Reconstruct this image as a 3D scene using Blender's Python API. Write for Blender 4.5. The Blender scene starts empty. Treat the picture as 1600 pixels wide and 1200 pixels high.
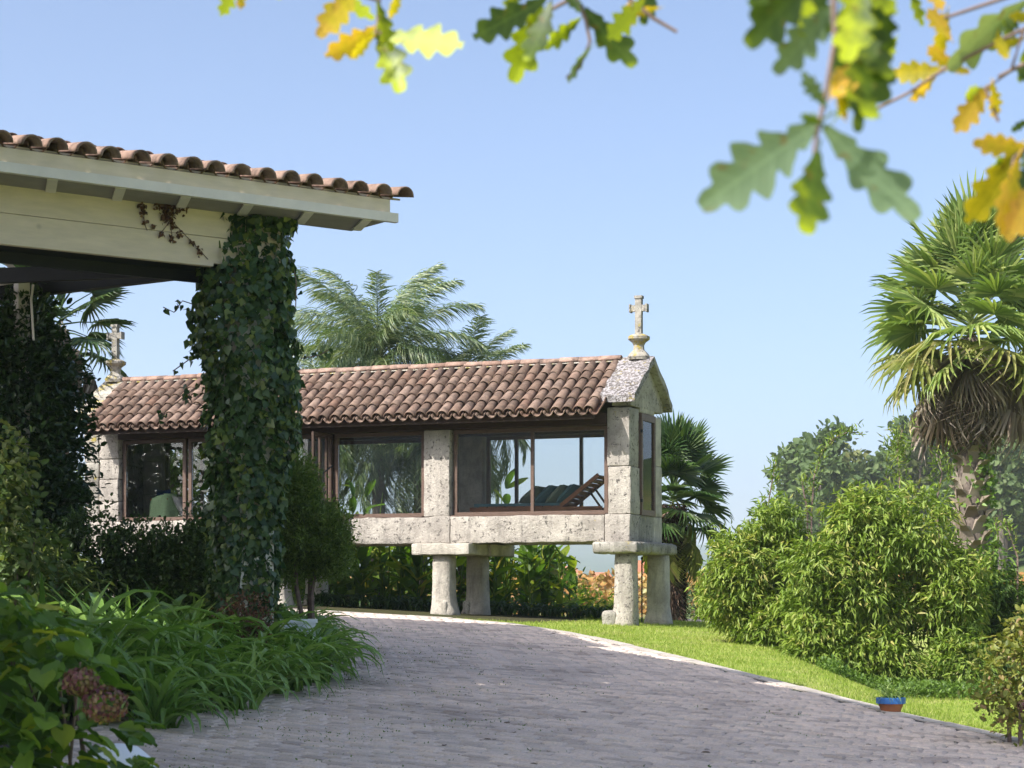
import bpy, math, random
import numpy as np
from mathutils import Vector, Matrix, Euler, noise

random.seed(7)
R = np.random.default_rng(7)
sc = bpy.context.scene
COL = sc.collection
EYE = 1.6
FPX = 3200.0            # focal length in pixels of the 1600 px wide picture
HOR = 930.0             # image row of the horizon
# ------------------------------------------------------------------ camera
cam_d = bpy.data.cameras.new('camera')
cam_d.sensor_width = 36.0
cam_d.lens = FPX / 1600 * 36
cam_d.shift_y = (HOR - 600) / 1600
cam_d.clip_start = 0.1
cam_d.clip_end = 20000
cam_d.dof.use_dof = True
cam_d.dof.focus_distance = 30
cam_d.dof.aperture_fstop = 9
cam = bpy.data.objects.new('camera', cam_d)
cam.location = (0, 0, EYE)
cam.rotation_euler = (math.radians(90), 0, 0)
COL.objects.link(cam)
sc.camera = cam
# ------------------------------------------------------------------ world, sun, exposure
SUN_EL = math.radians(43)
SUN_AZ = math.radians(234.5)       # from +Y clockwise
S = Vector((math.sin(SUN_AZ) * math.cos(SUN_EL), math.cos(SUN_AZ) * math.cos(SUN_EL), math.sin(SUN_EL)))
world = bpy.data.worlds.new('World')
sc.world = world
world.use_nodes = True
wn = world.node_tree
wn.nodes.clear()
sky = wn.nodes.new('ShaderNodeTexSky')
sky.sky_type = 'NISHITA'
sky.sun_disc = False
sky.sun_elevation = SUN_EL
sky.sun_rotation = SUN_AZ
sky.altitude = 100
sky.air_density = 0.5
sky.dust_density = 3.0
sky.ozone_density = 1.0
bg = wn.nodes.new('ShaderNodeBackground')
bg.inputs['Strength'].default_value = 0.130
wo = wn.nodes.new('ShaderNodeOutputWorld')
tint = wn.nodes.new('ShaderNodeMix'); tint.data_type = 'RGBA'; tint.blend_type = 'MULTIPLY'
tint.inputs[0].default_value = 1.0; tint.inputs[7].default_value = (0.925, 0.98, 1.01, 1)
wn.links.new(sky.outputs[0], tint.inputs[6]); wn.links.new(tint.outputs[2], bg.inputs[0])
wn.links.new(bg.outputs[0], wo.inputs[0])
sun_d = bpy.data.lights.new('sun', 'SUN')
sun_d.energy = 3.4
sun_d.angle = math.radians(0.5)
sun_d.color = (1.0, 0.965, 0.90)
sun = bpy.data.objects.new('sun', sun_d)
sun.rotation_euler = S.to_track_quat('Z', 'Y').to_euler()
sun.location = (-20, -10, 30)
COL.objects.link(sun)
sc.view_settings.view_transform = 'Standard'
sc.view_settings.look = 'None'
sc.view_settings.gamma = 1
sc.view_settings.use_curve_mapping = False
sc.view_settings.exposure = 1.24
sc.cycles.max_bounces = 8
sc.cycles.transparent_max_bounces = 16
sc.cycles.volume_bounces = 1

# ------------------------------------------------------------------ helpers
def px(u, v, d):
    """world point seen at pixel (u, v) of the photograph at depth d"""
    return Vector(((u - 800) / FPX * d, d, EYE + (HOR - v) / FPX * d))

def tagp(o, label=None, cat=None, group=None, kind=None):
    if label: o['label'] = label
    if cat: o['category'] = cat
    if group: o['group'] = group
    if kind: o['kind'] = kind
    return o

def thing(name, loc, label, cat, group=None, rz=0.0):
    o = bpy.data.objects.new(name, None)
    o.empty_display_size = 0.2
    o.location = loc
    o.rotation_euler = (0, 0, rz)
    COL.objects.link(o)
    return tagp(o, label, cat, group)

def link(name, me, parent=None, loc=(0, 0, 0), rot=(0, 0, 0), scale=(1, 1, 1), mat=None, kind=None, label=None):
    if mat is not None and len(me.materials) == 0:
        me.materials.append(mat)
    o = bpy.data.objects.new(name, me)
    o.location = loc
    o.rotation_euler = rot
    o.scale = scale
    COL.objects.link(o)
    if parent is not None:
        o.parent = parent
    if kind: o['kind'] = kind
    if label: o['label'] = label
    return o

def copy_tree(o, parent=None, loc=None, rz=None, scale=None, label=None):
    c = o.copy()
    COL.objects.link(c)
    if parent is not None: c.parent = parent
    if loc is not None: c.location = loc
    if rz is not None: c.rotation_euler = (c.rotation_euler.x, c.rotation_euler.y, rz)
    if scale is not None: c.scale = (scale,) * 3 if not hasattr(scale, '__len__') else scale
    if label: c['label'] = label
    for ch in list(o.children):
        copy_tree(ch, c)
    return c

class MB:
    """collects polygons, builds one mesh"""
    def __init__(s): s.v = []; s.f = []; s.r = []
    def add(s, vs, fs, r=None):
        b = len(s.v)
        s.v += [tuple(p) for p in vs]
        s.f += [tuple(b + i for i in f) for f in fs]
        s.r += [random.random() if r is None else r] * len(vs)
    def box(s, x0, x1, y0, y1, z0, z1, M=None):
        vs = [Vector(p) for p in ((x0,y0,z0),(x1,y0,z0),(x1,y1,z0),(x0,y1,z0),(x0,y0,z1),(x1,y0,z1),(x1,y1,z1),(x0,y1,z1))]
        if M: vs = [M @ p for p in vs]
        s.add(vs, [(0,3,2,1),(4,5,6,7),(0,1,5,4),(1,2,6,5),(2,3,7,6),(3,0,4,7)])
    def bar(s, a, b, w, h=None, up=(0,0,1)):
        a = Vector(a); b = Vector(b); h = h or w
        d = (b - a).normalized(); u = Vector(up)
        if abs(d.dot(u)) > .98: u = Vector((0, 1, 0))
        x = d.cross(u).normalized(); y = x.cross(d).normalized()
        vs = [p + x * sx * w / 2 + y * sy * h / 2 for p in (a, b) for sx, sy in ((-1,-1),(1,-1),(1,1),(-1,1))]
        s.add(vs, [(3,2,1,0),(4,5,6,7),(0,1,5,4),(1,2,6,5),(2,3,7,6),(3,0,4,7)])
    def tube(s, pts, rad, n=6):
        pts = [Vector(p) for p in pts]
        rs = rad if hasattr(rad, '__len__') else [rad] * len(pts)
        vs = []; fs = []
        for i, p in enumerate(pts):
            d = (pts[min(i+1, len(pts)-1)] - pts[max(i-1, 0)]).normalized()
            u = Vector((0,0,1)) if abs(d.z) < .9 else Vector((1,0,0))
            x = d.cross(u).normalized(); y = x.cross(d)
            for k in range(n):
                a = 2 * math.pi * k / n
                vs.append(p + (x * math.cos(a) + y * math.sin(a)) * rs[i])
        for i in range(len(pts) - 1):
            for k in range(n):
                k2 = (k + 1) % n
                fs.append((i*n+k, i*n+k2, (i+1)*n+k2, (i+1)*n+k))
        fs.append(tuple(range(n))[::-1]); fs.append(tuple((len(pts)-1)*n + k for k in range(n)))
        s.add(vs, fs)
    def lathe(s, prof, n=12, c=(0,0,0), sq=0.0, rot=0.0):
        vs = []; fs = []
        for r, z in prof:
            for k in range(n):
                a = 2 * math.pi * k / n + rot
                rr = r
                if sq:
                    m = max(abs(math.cos(a - rot)), abs(math.sin(a - rot)))
                    rr = r * ((1 - sq) + sq / m)
                vs.append((c[0] + rr * math.cos(a), c[1] + rr * math.sin(a), c[2] + z))
        for i in range(len(prof) - 1):
            for k in range(n):
                k2 = (k + 1) % n
                fs.append((i*n+k, i*n+k2, (i+1)*n+k2, (i+1)*n+k))
        fs.append(tuple(range(n))[::-1]); fs.append(tuple((len(prof)-1)*n + k for k in range(n)))
        s.add(vs, fs)
    def mesh(s, name, smooth=False):
        me = bpy.data.meshes.new(name)
        me.from_pydata(s.v, [], s.f)
        at = me.attributes.new('rnd', 'FLOAT', 'POINT')
        at.data.foreach_set('value', s.r)
        if smooth: me.polygons.foreach_set('use_smooth', [True] * len(me.polygons))
        me.update()
        return me
    def obj(s, name, mat, parent=None, loc=(0,0,0), rot=(0,0,0), kind=None, label=None, smooth=False):
        return link(name, s.mesh(name, smooth), parent, loc, rot, mat=mat, kind=kind, label=label)

def np_mesh(name, V, F, rnd=None, smooth=False):
    """V (n,3), F (m,k) all polygons of k corners"""
    me = bpy.data.meshes.new(name)
    n = len(V); m, k = F.shape
    me.vertices.add(n); me.vertices.foreach_set('co', np.ascontiguousarray(V, dtype=np.float32).ravel())
    me.loops.add(m * k); me.polygons.add(m)
    me.loops.foreach_set('vertex_index', np.ascontiguousarray(F, dtype=np.int32).ravel())
    me.polygons.foreach_set('loop_start', np.arange(0, m * k, k, dtype=np.int32))
    if smooth: me.polygons.foreach_set('use_smooth', np.ones(m, dtype=bool))
    me.update(calc_edges=True)
    me.validate()
    if rnd is not None:
        at = me.attributes.new('rnd', 'FLOAT', 'POINT')
        at.data.foreach_set('value', np.ascontiguousarray(rnd, dtype=np.float32))
    return me

def nrm(a):
    return a / np.maximum(np.linalg.norm(a, axis=-1, keepdims=True), 1e-9)

# leaf templates: rows (along, across, up), faces
T_LANCE = (np.array([(0,0,0),(.42,.5,.10),(1,0,-.06),(.42,-.5,.10)]), np.array([(0,1,2),(0,2,3)]))
T_OVATE = (np.array([(0,0,0),(.28,.5,.10),(.72,.40,.06),(1,0,-.10),(.72,-.40,.06),(.28,-.5,.10)]), np.array([(0,1,2,3),(0,3,4,5)]))
T_IVY = (np.array([(0,0,0),(-.12,.34,.03),(.25,.55,.06),(1,0,-.12),(.25,-.55,.06),(-.12,-.34,.03)]), np.array([(0,1,2,3),(0,3,4,5)]))

def leaves(P, D, N, L, W, tmpl, rnd=None):
    T, F = tmpl
    n = len(P); k = len(T)
    D = nrm(D)
    Sd = nrm(np.cross(D, N)); Nn = np.cross(Sd, D)
    V = (P[:, None] + L[:, None, None] * T[None, :, 0:1] * D[:, None]
         + W[:, None, None] * T[None, :, 1:2] * Sd[:, None]
         + L[:, None, None] * T[None, :, 2:3] * Nn[:, None]).reshape(-1, 3)
    FF = (F[None] + (np.arange(n) * k)[:, None, None]).reshape(-1, F.shape[1])
    r = R.random(n) if rnd is None else rnd
    return V, FF, np.repeat(r, k)

def straps(P, az, el, L, W, bend, segs=5, twist=0.0):
    """arching strap leaves as ribbons; vectorised"""
    n = len(P)
    h = np.stack([np.cos(az), np.sin(az), np.zeros(n)], 1)
    sd = np.stack([-np.sin(az), np.cos(az), np.zeros(n)], 1)
    pts = [P.copy()]; a = el.copy(); p = P.copy(); cur = []
    for i in range(segs):
        d = h * np.cos(a)[:, None] + np.array([0, 0, 1.]) * np.sin(a)[:, None]
        p = p + d * (L / segs)[:, None]
        pts.append(p.copy()); a = a - bend / segs
    V = []
    for i, q in enumerate(pts):
        t = i / segs
        w = W * (0.55 + 0.45 * math.sin(min(1, t * 2.2) * math.pi / 2)) * (1 - max(0, t - .55) / .45 * 0.97)
        V.append(q - sd * (w / 2)[:, None]); V.append(q + sd * (w / 2)[:, None])
    V = np.stack(V, 1).reshape(-1, 3)
    k = 2 * (segs + 1)
    F = np.array([(2*i, 2*i+1, 2*i+3, 2*i+2) for i in range(segs)])
    FF = (F[None] + (np.arange(n) * k)[:, None, None]).reshape(-1, 4)
    return V, FF, np.repeat(R.random(n), k)

def joinvf(parts):
    V = []; F = []; Q = []; b = 0
    for v, f, r in parts:
        V.append(v); F.append(f + b); Q.append(r); b += len(v)
    return np.concatenate(V), np.concatenate(F), np.concatenate(Q)

def rdirs(n):
    return nrm(R.normal(size=(n, 3)))

# ------------------------------------------------------------------ materials
def mat_new(name):
    m = bpy.data.materials.new(name); m.use_nodes = True
    nt = m.node_tree; b = nt.nodes['Principled BSDF']
    return m, nt, b

def N(nt, t, **kw):
    n = nt.nodes.new(t)
    for k, v in kw.items():
        if k in n.inputs: n.inputs[k].default_value = v
        else: setattr(n, k, v)
    return n

def ramp(nt, fac, stops):
    r = nt.nodes.new('ShaderNodeValToRGB')
    e = r.color_ramp.elements
    e[0].position, e[0].color = stops[0][0], (*stops[0][1], 1)
    e[1].position, e[1].color = stops[-1][0], (*stops[-1][1], 1)
    for p, c in stops[1:-1]:
        x = e.new(p); x.color = (*c, 1)
    nt.links.new(fac, r.inputs[0])
    return r.outputs[0]

def mixc(nt, fac, a, b, mode='MIX'):
    m = nt.nodes.new('ShaderNodeMix'); m.data_type = 'RGBA'; m.blend_type = mode
    for sock, v in ((m.inputs[0], fac), (m.inputs[6], a), (m.inputs[7], b)):
        if hasattr(v, 'is_linked') or hasattr(v, 'links'): nt.links.new(v, sock)
        elif isinstance(v, (int, float)): sock.default_value = v
        else: sock.default_value = (*v, 1)
    return m.outputs[2]

def coords(nt, scale=1.0, obj=True, loc=None):
    tc = nt.nodes.new('ShaderNodeTexCoord')
    mp = nt.nodes.new('ShaderNodeMapping')
    mp.inputs['Scale'].default_value = (scale,) * 3 if not hasattr(scale, '__len__') else scale
    nt.links.new(tc.outputs['Object'] if obj else tc.outputs['Generated'], mp.inputs[0])
    return mp.outputs[0]

def noise_t(nt, vec, scale, detail=6, rough=.6):
    n = nt.nodes.new('ShaderNodeTexNoise')
    n.inputs['Scale'].default_value = scale; n.inputs['Detail'].default_value = detail
    n.inputs['Roughness'].default_value = rough
    nt.links.new(vec, n.inputs['Vector'])
    return n.outputs[0]

def bump(nt, b, h, strength, dist):
    bp = nt.nodes.new('ShaderNodeBump')
    bp.inputs['Strength'].default_value = strength; bp.inputs['Distance'].default_value = dist
    nt.links.new(h, bp.inputs['Height']); nt.links.new(bp.outputs[0], b.inputs['Normal'])

def world_pos(nt):
    g = nt.nodes.new('ShaderNodeNewGeometry')
    return g.outputs['Position']

def leaf_mat(name, stops, transl=0.35, rough=0.45, spec=0.4, tint=(1.25, 1.35, 0.6)):
    m, nt, b = mat_new(name)
    at = N(nt, 'ShaderNodeAttribute', attribute_name='rnd')
    oi = nt.nodes.new('ShaderNodeObjectInfo')
    ad = nt.nodes.new('ShaderNodeMath'); ad.operation = 'MULTIPLY_ADD'
    nt.links.new(oi.outputs['Random'], ad.inputs[0]); ad.inputs[1].default_value = 0.37
    nt.links.new(at.outputs['Fac'], ad.inputs[2])
    fr = nt.nodes.new('ShaderNodeMath'); fr.operation = 'FRACT'
    nt.links.new(ad.outputs[0], fr.inputs[0])
    c = ramp(nt, fr.outputs[0], stops)
    nz = noise_t(nt, world_pos(nt), 9.0, 3)
    c = mixc(nt, 0.35, c, ramp(nt, nz, [(.3, (.55,.6,.5)), (.7, (1.3,1.25,1.2))]), 'MULTIPLY')
    nt.links.new(c, b.inputs['Base Color'])
    b.inputs['Roughness'].default_value = rough
    b.inputs['Specular IOR Level'].default_value = spec
    tr = nt.nodes.new('ShaderNodeBsdfTranslucent')
    nt.links.new(mixc(nt, 1.0, c, tint, 'MULTIPLY'), tr.inputs[0])
    ms = nt.nodes.new('ShaderNodeMixShader'); ms.inputs[0].default_value = transl
    nt.links.new(b.outputs[0], ms.inputs[1]); nt.links.new(tr.outputs[0], ms.inputs[2])
    nt.links.new(ms.outputs[0], nt.nodes['Material Output'].inputs[0])
    return m

def stone_mat(name, base=(.36,.33,.29), dark=(.20,.18,.16), light=(.50,.47,.42), lichen=0.0, rough=.9, bs=.5, white=0.0):
    m, nt, b = mat_new(name)
    P = world_pos(nt)
    n1 = noise_t(nt, P, 3.0, 8, .65); n2 = noise_t(nt, P, 38.0, 5, .7)
    c = ramp(nt, n1, [(.32, dark), (.5, base), (.68, light)])
    c = mixc(nt, 0.55, c, ramp(nt, n2, [(.28, (.62,.59,.57)), (.5, (1,1,1)), (.7, (1.15,1.13,1.1))]), 'MULTIPLY')
    oi = nt.nodes.new('ShaderNodeObjectInfo')
    c = mixc(nt, 0.5, c, ramp(nt, oi.outputs['Random'], [(0, (.82,.80,.78)), (1, (1.12,1.10,1.06))]), 'MULTIPLY')
    st = coords(nt, (5.0, 5.0, .7))
    n8 = noise_t(nt, st, 1.6, 6, .7)
    c = mixc(nt, ramp(nt, n8, [(.52, (0,0,0)), (.68, (.6,.6,.6))]), c, tuple(q_ * .45 for q_ in base))
    n9 = noise_t(nt, P, 70.0, 3, .6)
    c = mixc(nt, ramp(nt, n9, [(.62, (0,0,0)), (.74, (.45,.45,.45))]), c, (.16,.15,.14))
    if lichen > 0:
        n3 = noise_t(nt, P, 7.5, 8, .75)
        c = mixc(nt, ramp(nt, n3, [(.66 - lichen * .16, (0,0,0)), (.72 - lichen * .16, (.85,.85,.85))]), c, (.40,.31,.05))
        n5 = noise_t(nt, P, 16.0, 5, .7)
        c = mixc(nt, ramp(nt, n5, [(.57, (0,0,0)), (.62, (.8,.8,.8))]), c, (.07,.065,.06))
    if white > 0:
        vo = N(nt, 'ShaderNodeTexVoronoi'); vo.inputs['Scale'].default_value = 26
        nt.links.new(P, vo.inputs['Vector'])
        n4 = noise_t(nt, P, 22.0, 5, .75)
        c = mixc(nt, ramp(nt, n4, [(.50 - .1 * white, (0,0,0)), (.55 - .1 * white, (1,1,1))]), c, (.40,.375,.38))
    nt.links.new(c, b.inputs['Base Color'])
    b.inputs['Roughness'].default_value = rough
    b.inputs['Specular IOR Level'].default_value = .2
    n6 = noise_t(nt, P, 26.0, 8, .75)
    bump(nt, b, n6, bs, .03)
    return m

def plain_mat(name, col, rough=.6, spec=.4, var=.25, scale=6.0, bs=.15, metal=0.0, stretch=None, knots=False):
    m, nt, b = mat_new(name)
    v = coords(nt, stretch or 1.0)
    n1 = noise_t(nt, v, scale, 6)
    c = ramp(nt, n1, [(.3, tuple(x * (1 - var) for x in col)), (.7, tuple(min(1, x * (1 + var)) for x in col))])
    if knots:
        vv = coords(nt, 1.0)
        vo = N(nt, 'ShaderNodeTexVoronoi'); vo.inputs['Scale'].default_value = 2.6
        nt.links.new(vv, vo.inputs['Vector'])
        c = mixc(nt, ramp(nt, vo.outputs['Distance'], [(.03, (.55,.55,.55)), (.09, (0,0,0))]), c, tuple(x * .45 for x in col))
    nt.links.new(c, b.inputs['Base Color'])
    b.inputs['Roughness'].default_value = rough
    b.inputs['Specular IOR Level'].default_value = spec
    b.inputs['Metallic'].default_value = metal
    if bs: bump(nt, b, n1, bs, .02)
    return m

def tile_mat(name, stops, rough=.85):
    m, nt, b = mat_new(name)
    oi = nt.nodes.new('ShaderNodeObjectInfo')
    at = N(nt, 'ShaderNodeAttribute', attribute_name='rnd')
    ad = nt.nodes.new('ShaderNodeMath'); ad.operation = 'ADD'
    nt.links.new(oi.outputs['Random'], ad.inputs[0]); nt.links.new(at.outputs['Fac'], ad.inputs[1])
    fr = nt.nodes.new('ShaderNodeMath'); fr.operation = 'FRACT'; nt.links.new(ad.outputs[0], fr.inputs[0])
    c = ramp(nt, fr.outputs[0], stops)
    P = world_pos(nt)
    c = mixc(nt, .7, c, ramp(nt, noise_t(nt, P, 9, 7, .7), [(.35, (.6,.55,.55)), (.65, (1.25,1.25,1.25))]), 'MULTIPLY')
    c = mixc(nt, ramp(nt, noise_t(nt, P, 30, 5, .7), [(.60, (0,0,0)), (.70, (.7,.7,.7))]), c, (.30,.28,.24))
    c = mixc(nt, ramp(nt, noise_t(nt, P, 5, 6, .7), [(.50, (0,0,0)), (.68, (.8,.8,.8))]), c, (.06,.048,.042))
    nt.links.new(c, b.inputs['Base Color']); b.inputs['Roughness'].default_value = rough
    b.inputs['Specular IOR Level'].default_value = .2
    bump(nt, b, noise_t(nt, P, 40, 5), .35, .01)
    return m

M = {}
M['granite'] = stone_mat('granite', (.50,.46,.40), (.34,.31,.27), (.62,.58,.51), lichen=0.0, bs=.9)
M['granite_pale'] = stone_mat('granite_pale', (.47,.43,.385), (.33,.30,.27), (.58,.535,.48), lichen=.05, bs=1.0)
M['granite_mossy'] = stone_mat('granite_mossy', (.36,.34,.30), (.18,.17,.15), (.50,.47,.42), lichen=.45, bs=.9)
M['granite_lichen'] = stone_mat('granite_lichen', (.15,.135,.13), (.07,.06,.055), (.24,.21,.20), lichen=.6, white=.15, bs=1.0)
M['granite_yellow'] = stone_mat('granite_yellow', (.42,.39,.34), (.26,.24,.21), (.54,.50,.44), lichen=.85, bs=.9)
M['tile'] = tile_mat('roof_clay', [(0, (.125,.085,.065)), (.35, (.19,.128,.095)), (.7, (.265,.19,.15)), (1, (.175,.105,.075))])
M['tile_pale'] = tile_mat('eave_clay', [(0, (.26,.165,.125)), (.5, (.36,.25,.20)), (1, (.29,.19,.145))])
M['dark_wood'] = plain_mat('dark_wood', (.055,.032,.022), .6, .3, .35, 12, .2, stretch=(1,1,8))
M['frame_wood'] = plain_mat('frame_wood', (.12,.075,.055), .55, .4, .3, 12, .2, stretch=(1,1,6))
M['teak'] = plain_mat('teak', (.34,.14,.06), .5, .4, .3, 10, .2, stretch=(1,6,6))
M['beam_paint'] = plain_mat('cream_paint', (.72,.60,.47), .6, .3, .10, 3.0, .1, stretch=(1,5,5), knots=True)
M['white_paint'] = plain_mat('white_paint', (.74,.68,.63), .6, .3, .08, 4.0, .08)
M['soffit'] = plain_mat('soffit_board', (.30,.27,.25), .8, .2, .12, 4.0, .1)
M['black_steel'] = plain_mat('black_beam', (.012,.013,.017), .6, .3, .2, 4, 0)
M['ceiling_pink'] = plain_mat('aged_ceiling', (.42,.36,.33), .8, .2, .2, 2.5, .1)
M['plaster'] = plain_mat('plaster', (.72,.68,.60), .9, .2, .08, 2.0, .1)
M['white_gloss'] = plain_mat('white_resin', (.78,.80,.84), .35, .5, .03, 3.0, 0)
M['bark'] = plain_mat('bark', (.16,.13,.11), .95, .1, .4, 14, .6)
M['twig'] = plain_mat('twig', (.20,.14,.12), .8, .2, .3, 20, .2)
M['terracotta'] = plain_mat('terracotta', (.42,.16,.08), .85, .2, .15, 5, .1)
M['blue_paint'] = plain_mat('blue_paint', (.045,.16,.46), .5, .4, .1, 6, .05)
M['soil'] = plain_mat('potting_soil', (.05,.035,.025), 1, .1, .3, 20, .4)
M['cushion_green'] = plain_mat('sage_cloth', (.52,.72,.40), .95, .1, .1, 30, .1)
M['cushion_teal'] = plain_mat('teal_cloth', (.10,.20,.22), .95, .1, .15, 25, .1)
M['cushion_olive'] = plain_mat('olive_cloth', (.20,.25,.18), .95, .1, .15, 25, .1)
M['cushion_white'] = plain_mat('pale_cloth', (.62,.60,.60), .95, .1, .08, 25, .1)
M['cushion_blue'] = plain_mat('navy_cloth', (.03,.06,.16), .95, .1, .15, 25, .1)
M['shade_grey'] = plain_mat('grey_shade', (.17,.19,.22), .9, .1, .05, 10, 0)
M['rock'] = stone_mat('rock', (.42,.36,.32), (.26,.22,.20), (.58,.52,.47), bs=.8)

m, nt, b = mat_new('window_glass')
gl = nt.nodes.new('ShaderNodeBsdfGlossy'); gl.inputs['Roughness'].default_value = .0
tp = nt.nodes.new('ShaderNodeBsdfTransparent'); tp.inputs[0].default_value = (.96,.97,.965,1)
fr = nt.nodes.new('ShaderNodeFresnel'); fr.inputs[0].default_value = 1.5
ms = nt.nodes.new('ShaderNodeMixShader')
nt.links.new(fr.outputs[0], ms.inputs[0]); nt.links.new(tp.outputs[0], ms.inputs[1]); nt.links.new(gl.outputs[0], ms.inputs[2])
nt.links.new(ms.outputs[0], nt.nodes['Material Output'].inputs[0])
M['glass'] = m

G = lambda *a: a
M['l_laurel'] = leaf_mat('laurel_leaf', [(0,(.020,.048,.016)),(.5,(.032,.070,.022)),(1,(.050,.10,.030))], .2, .32, .5)
M['l_ivy'] = leaf_mat('ivy_leaf', [(0,(.022,.060,.022)),(.55,(.040,.090,.028)),(.85,(.07,.13,.035)),(1,(.20,.24,.05))], .25, .38, .5)
M['l_hedge'] = leaf_mat('hedge_leaf', [(0,(.030,.060,.018)),(.6,(.050,.095,.026)),(1,(.09,.14,.04))], .25)
M['l_conifer'] = leaf_mat('soft_shrub_leaf', [(0,(.07,.12,.025)),(.6,(.13,.20,.04)),(1,(.21,.29,.07))], .35)
M['l_vine'] = leaf_mat('climber_leaf', [(0,(.06,.10,.03)),(.6,(.11,.17,.05)),(1,(.26,.28,.10))], .35)
M['l_agap'] = leaf_mat('agapanthus_leaf', [(0,(.10,.20,.04)),(.6,(.18,.32,.07)),(1,(.30,.44,.13))], .35, .32, .5)
M['l_hydr'] = leaf_mat('hydrangea_leaf', [(0,(.055,.12,.02)),(.6,(.10,.19,.032)),(.90,(.18,.27,.04)),(1,(.40,.40,.05))], .35, .45, .35)
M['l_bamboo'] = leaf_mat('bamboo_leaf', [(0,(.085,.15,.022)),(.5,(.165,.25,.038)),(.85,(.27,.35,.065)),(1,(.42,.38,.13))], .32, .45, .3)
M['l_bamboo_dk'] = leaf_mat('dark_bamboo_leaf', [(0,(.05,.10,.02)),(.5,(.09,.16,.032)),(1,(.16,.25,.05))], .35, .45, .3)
M['l_fan'] = leaf_mat('fan_palm_leaf', [(0,(.13,.20,.055)),(.6,(.23,.32,.08)),(1,(.40,.44,.16))], .3, .4, .5)
M['l_fan_dk'] = leaf_mat('windmill_palm_leaf', [(0,(.03,.07,.022)),(.6,(.06,.12,.032)),(1,(.13,.19,.06))], .25, .4, .5)
M['l_yellowing'] = leaf_mat('yellowing_frond', [(0,(.16,.20,.05)),(.5,(.26,.28,.07)),(1,(.36,.31,.14))], .35, .5, .3)
M['l_dead'] = leaf_mat('dead_frond', [(0,(.15,.115,.085)),(.5,(.30,.245,.195)),(1,(.52,.46,.40))], .2, .8, .1, tint=(1,.9,.75))
M['l_queen'] = leaf_mat('queen_palm_leaf', [(0,(.08,.13,.065)),(.6,(.15,.21,.105)),(1,(.34,.37,.20))], .3, .4, .5)
M['l_canna'] = leaf_mat('canna_leaf', [(0,(.06,.13,.02)),(.5,(.12,.21,.025)),(.85,(.24,.30,.03)),(1,(.42,.33,.06))], .5, .4, .4)
M['l_dkstrap'] = leaf_mat('shade_strap_leaf', [(0,(.025,.06,.015)),(1,(.06,.12,.03))], .3)  # strap leaf recoloured darker, shade put into the leaf colour
M['l_yellow'] = leaf_mat('yellow_shrub_leaf', [(0,(.10,.13,.03)),(.5,(.19,.22,.045)),(.8,(.31,.30,.07)),(1,(.34,.20,.12))], .3)
M['l_cover'] = leaf_mat('cover_leaf', [(0,(.07,.13,.025)),(1,(.17,.27,.05))], .35)
M['l_spider'] = leaf_mat('spider_leaf', [(0,(.14,.25,.06)),(1,(.35,.42,.16))], .35)
M['l_red'] = leaf_mat('rusty_leaf', [(0,(.07,.035,.022)),(.6,(.14,.06,.035)),(1,(.20,.12,.06))], .25, tint=(1,.6,.5))
M['l_flower'] = leaf_mat('red_flower', [(0,(.45,.06,.03)),(1,(.62,.12,.06))], .3, tint=(1,.6,.5))
M['l_hydflower'] = leaf_mat('faded_flower', [(0,(.09,.03,.045)),(.4,(.19,.065,.085)),(.7,(.15,.10,.05)),(1,(.26,.19,.10))], .25, tint=(1,.8,.7))
M['l_euc'] = leaf_mat('hill_tree_leaf', [(0,(.055,.095,.035)),(.6,(.095,.145,.055)),(1,(.16,.21,.085))], .3, .6, .2)
M['l_euc2'] = leaf_mat('hill_tree_leaf_yellow', [(0,(.07,.10,.035)),(.6,(.12,.15,.05)),(1,(.20,.21,.08))], .3, .6, .2)
M['l_orange'] = leaf_mat('autumn_vine_leaf', [(0,(.28,.14,.04)),(.5,(.40,.22,.07)),(1,(.30,.28,.08))], .3, tint=(1,.9,.6))
M['l_grass'] = leaf_mat('grass_blade', [(0,(.18,.27,.035)),(.6,(.31,.39,.07)),(1,(.50,.50,.19))], .4, .6, .2)
M['l_vineclimb'] = M['l_ivy']
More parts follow.
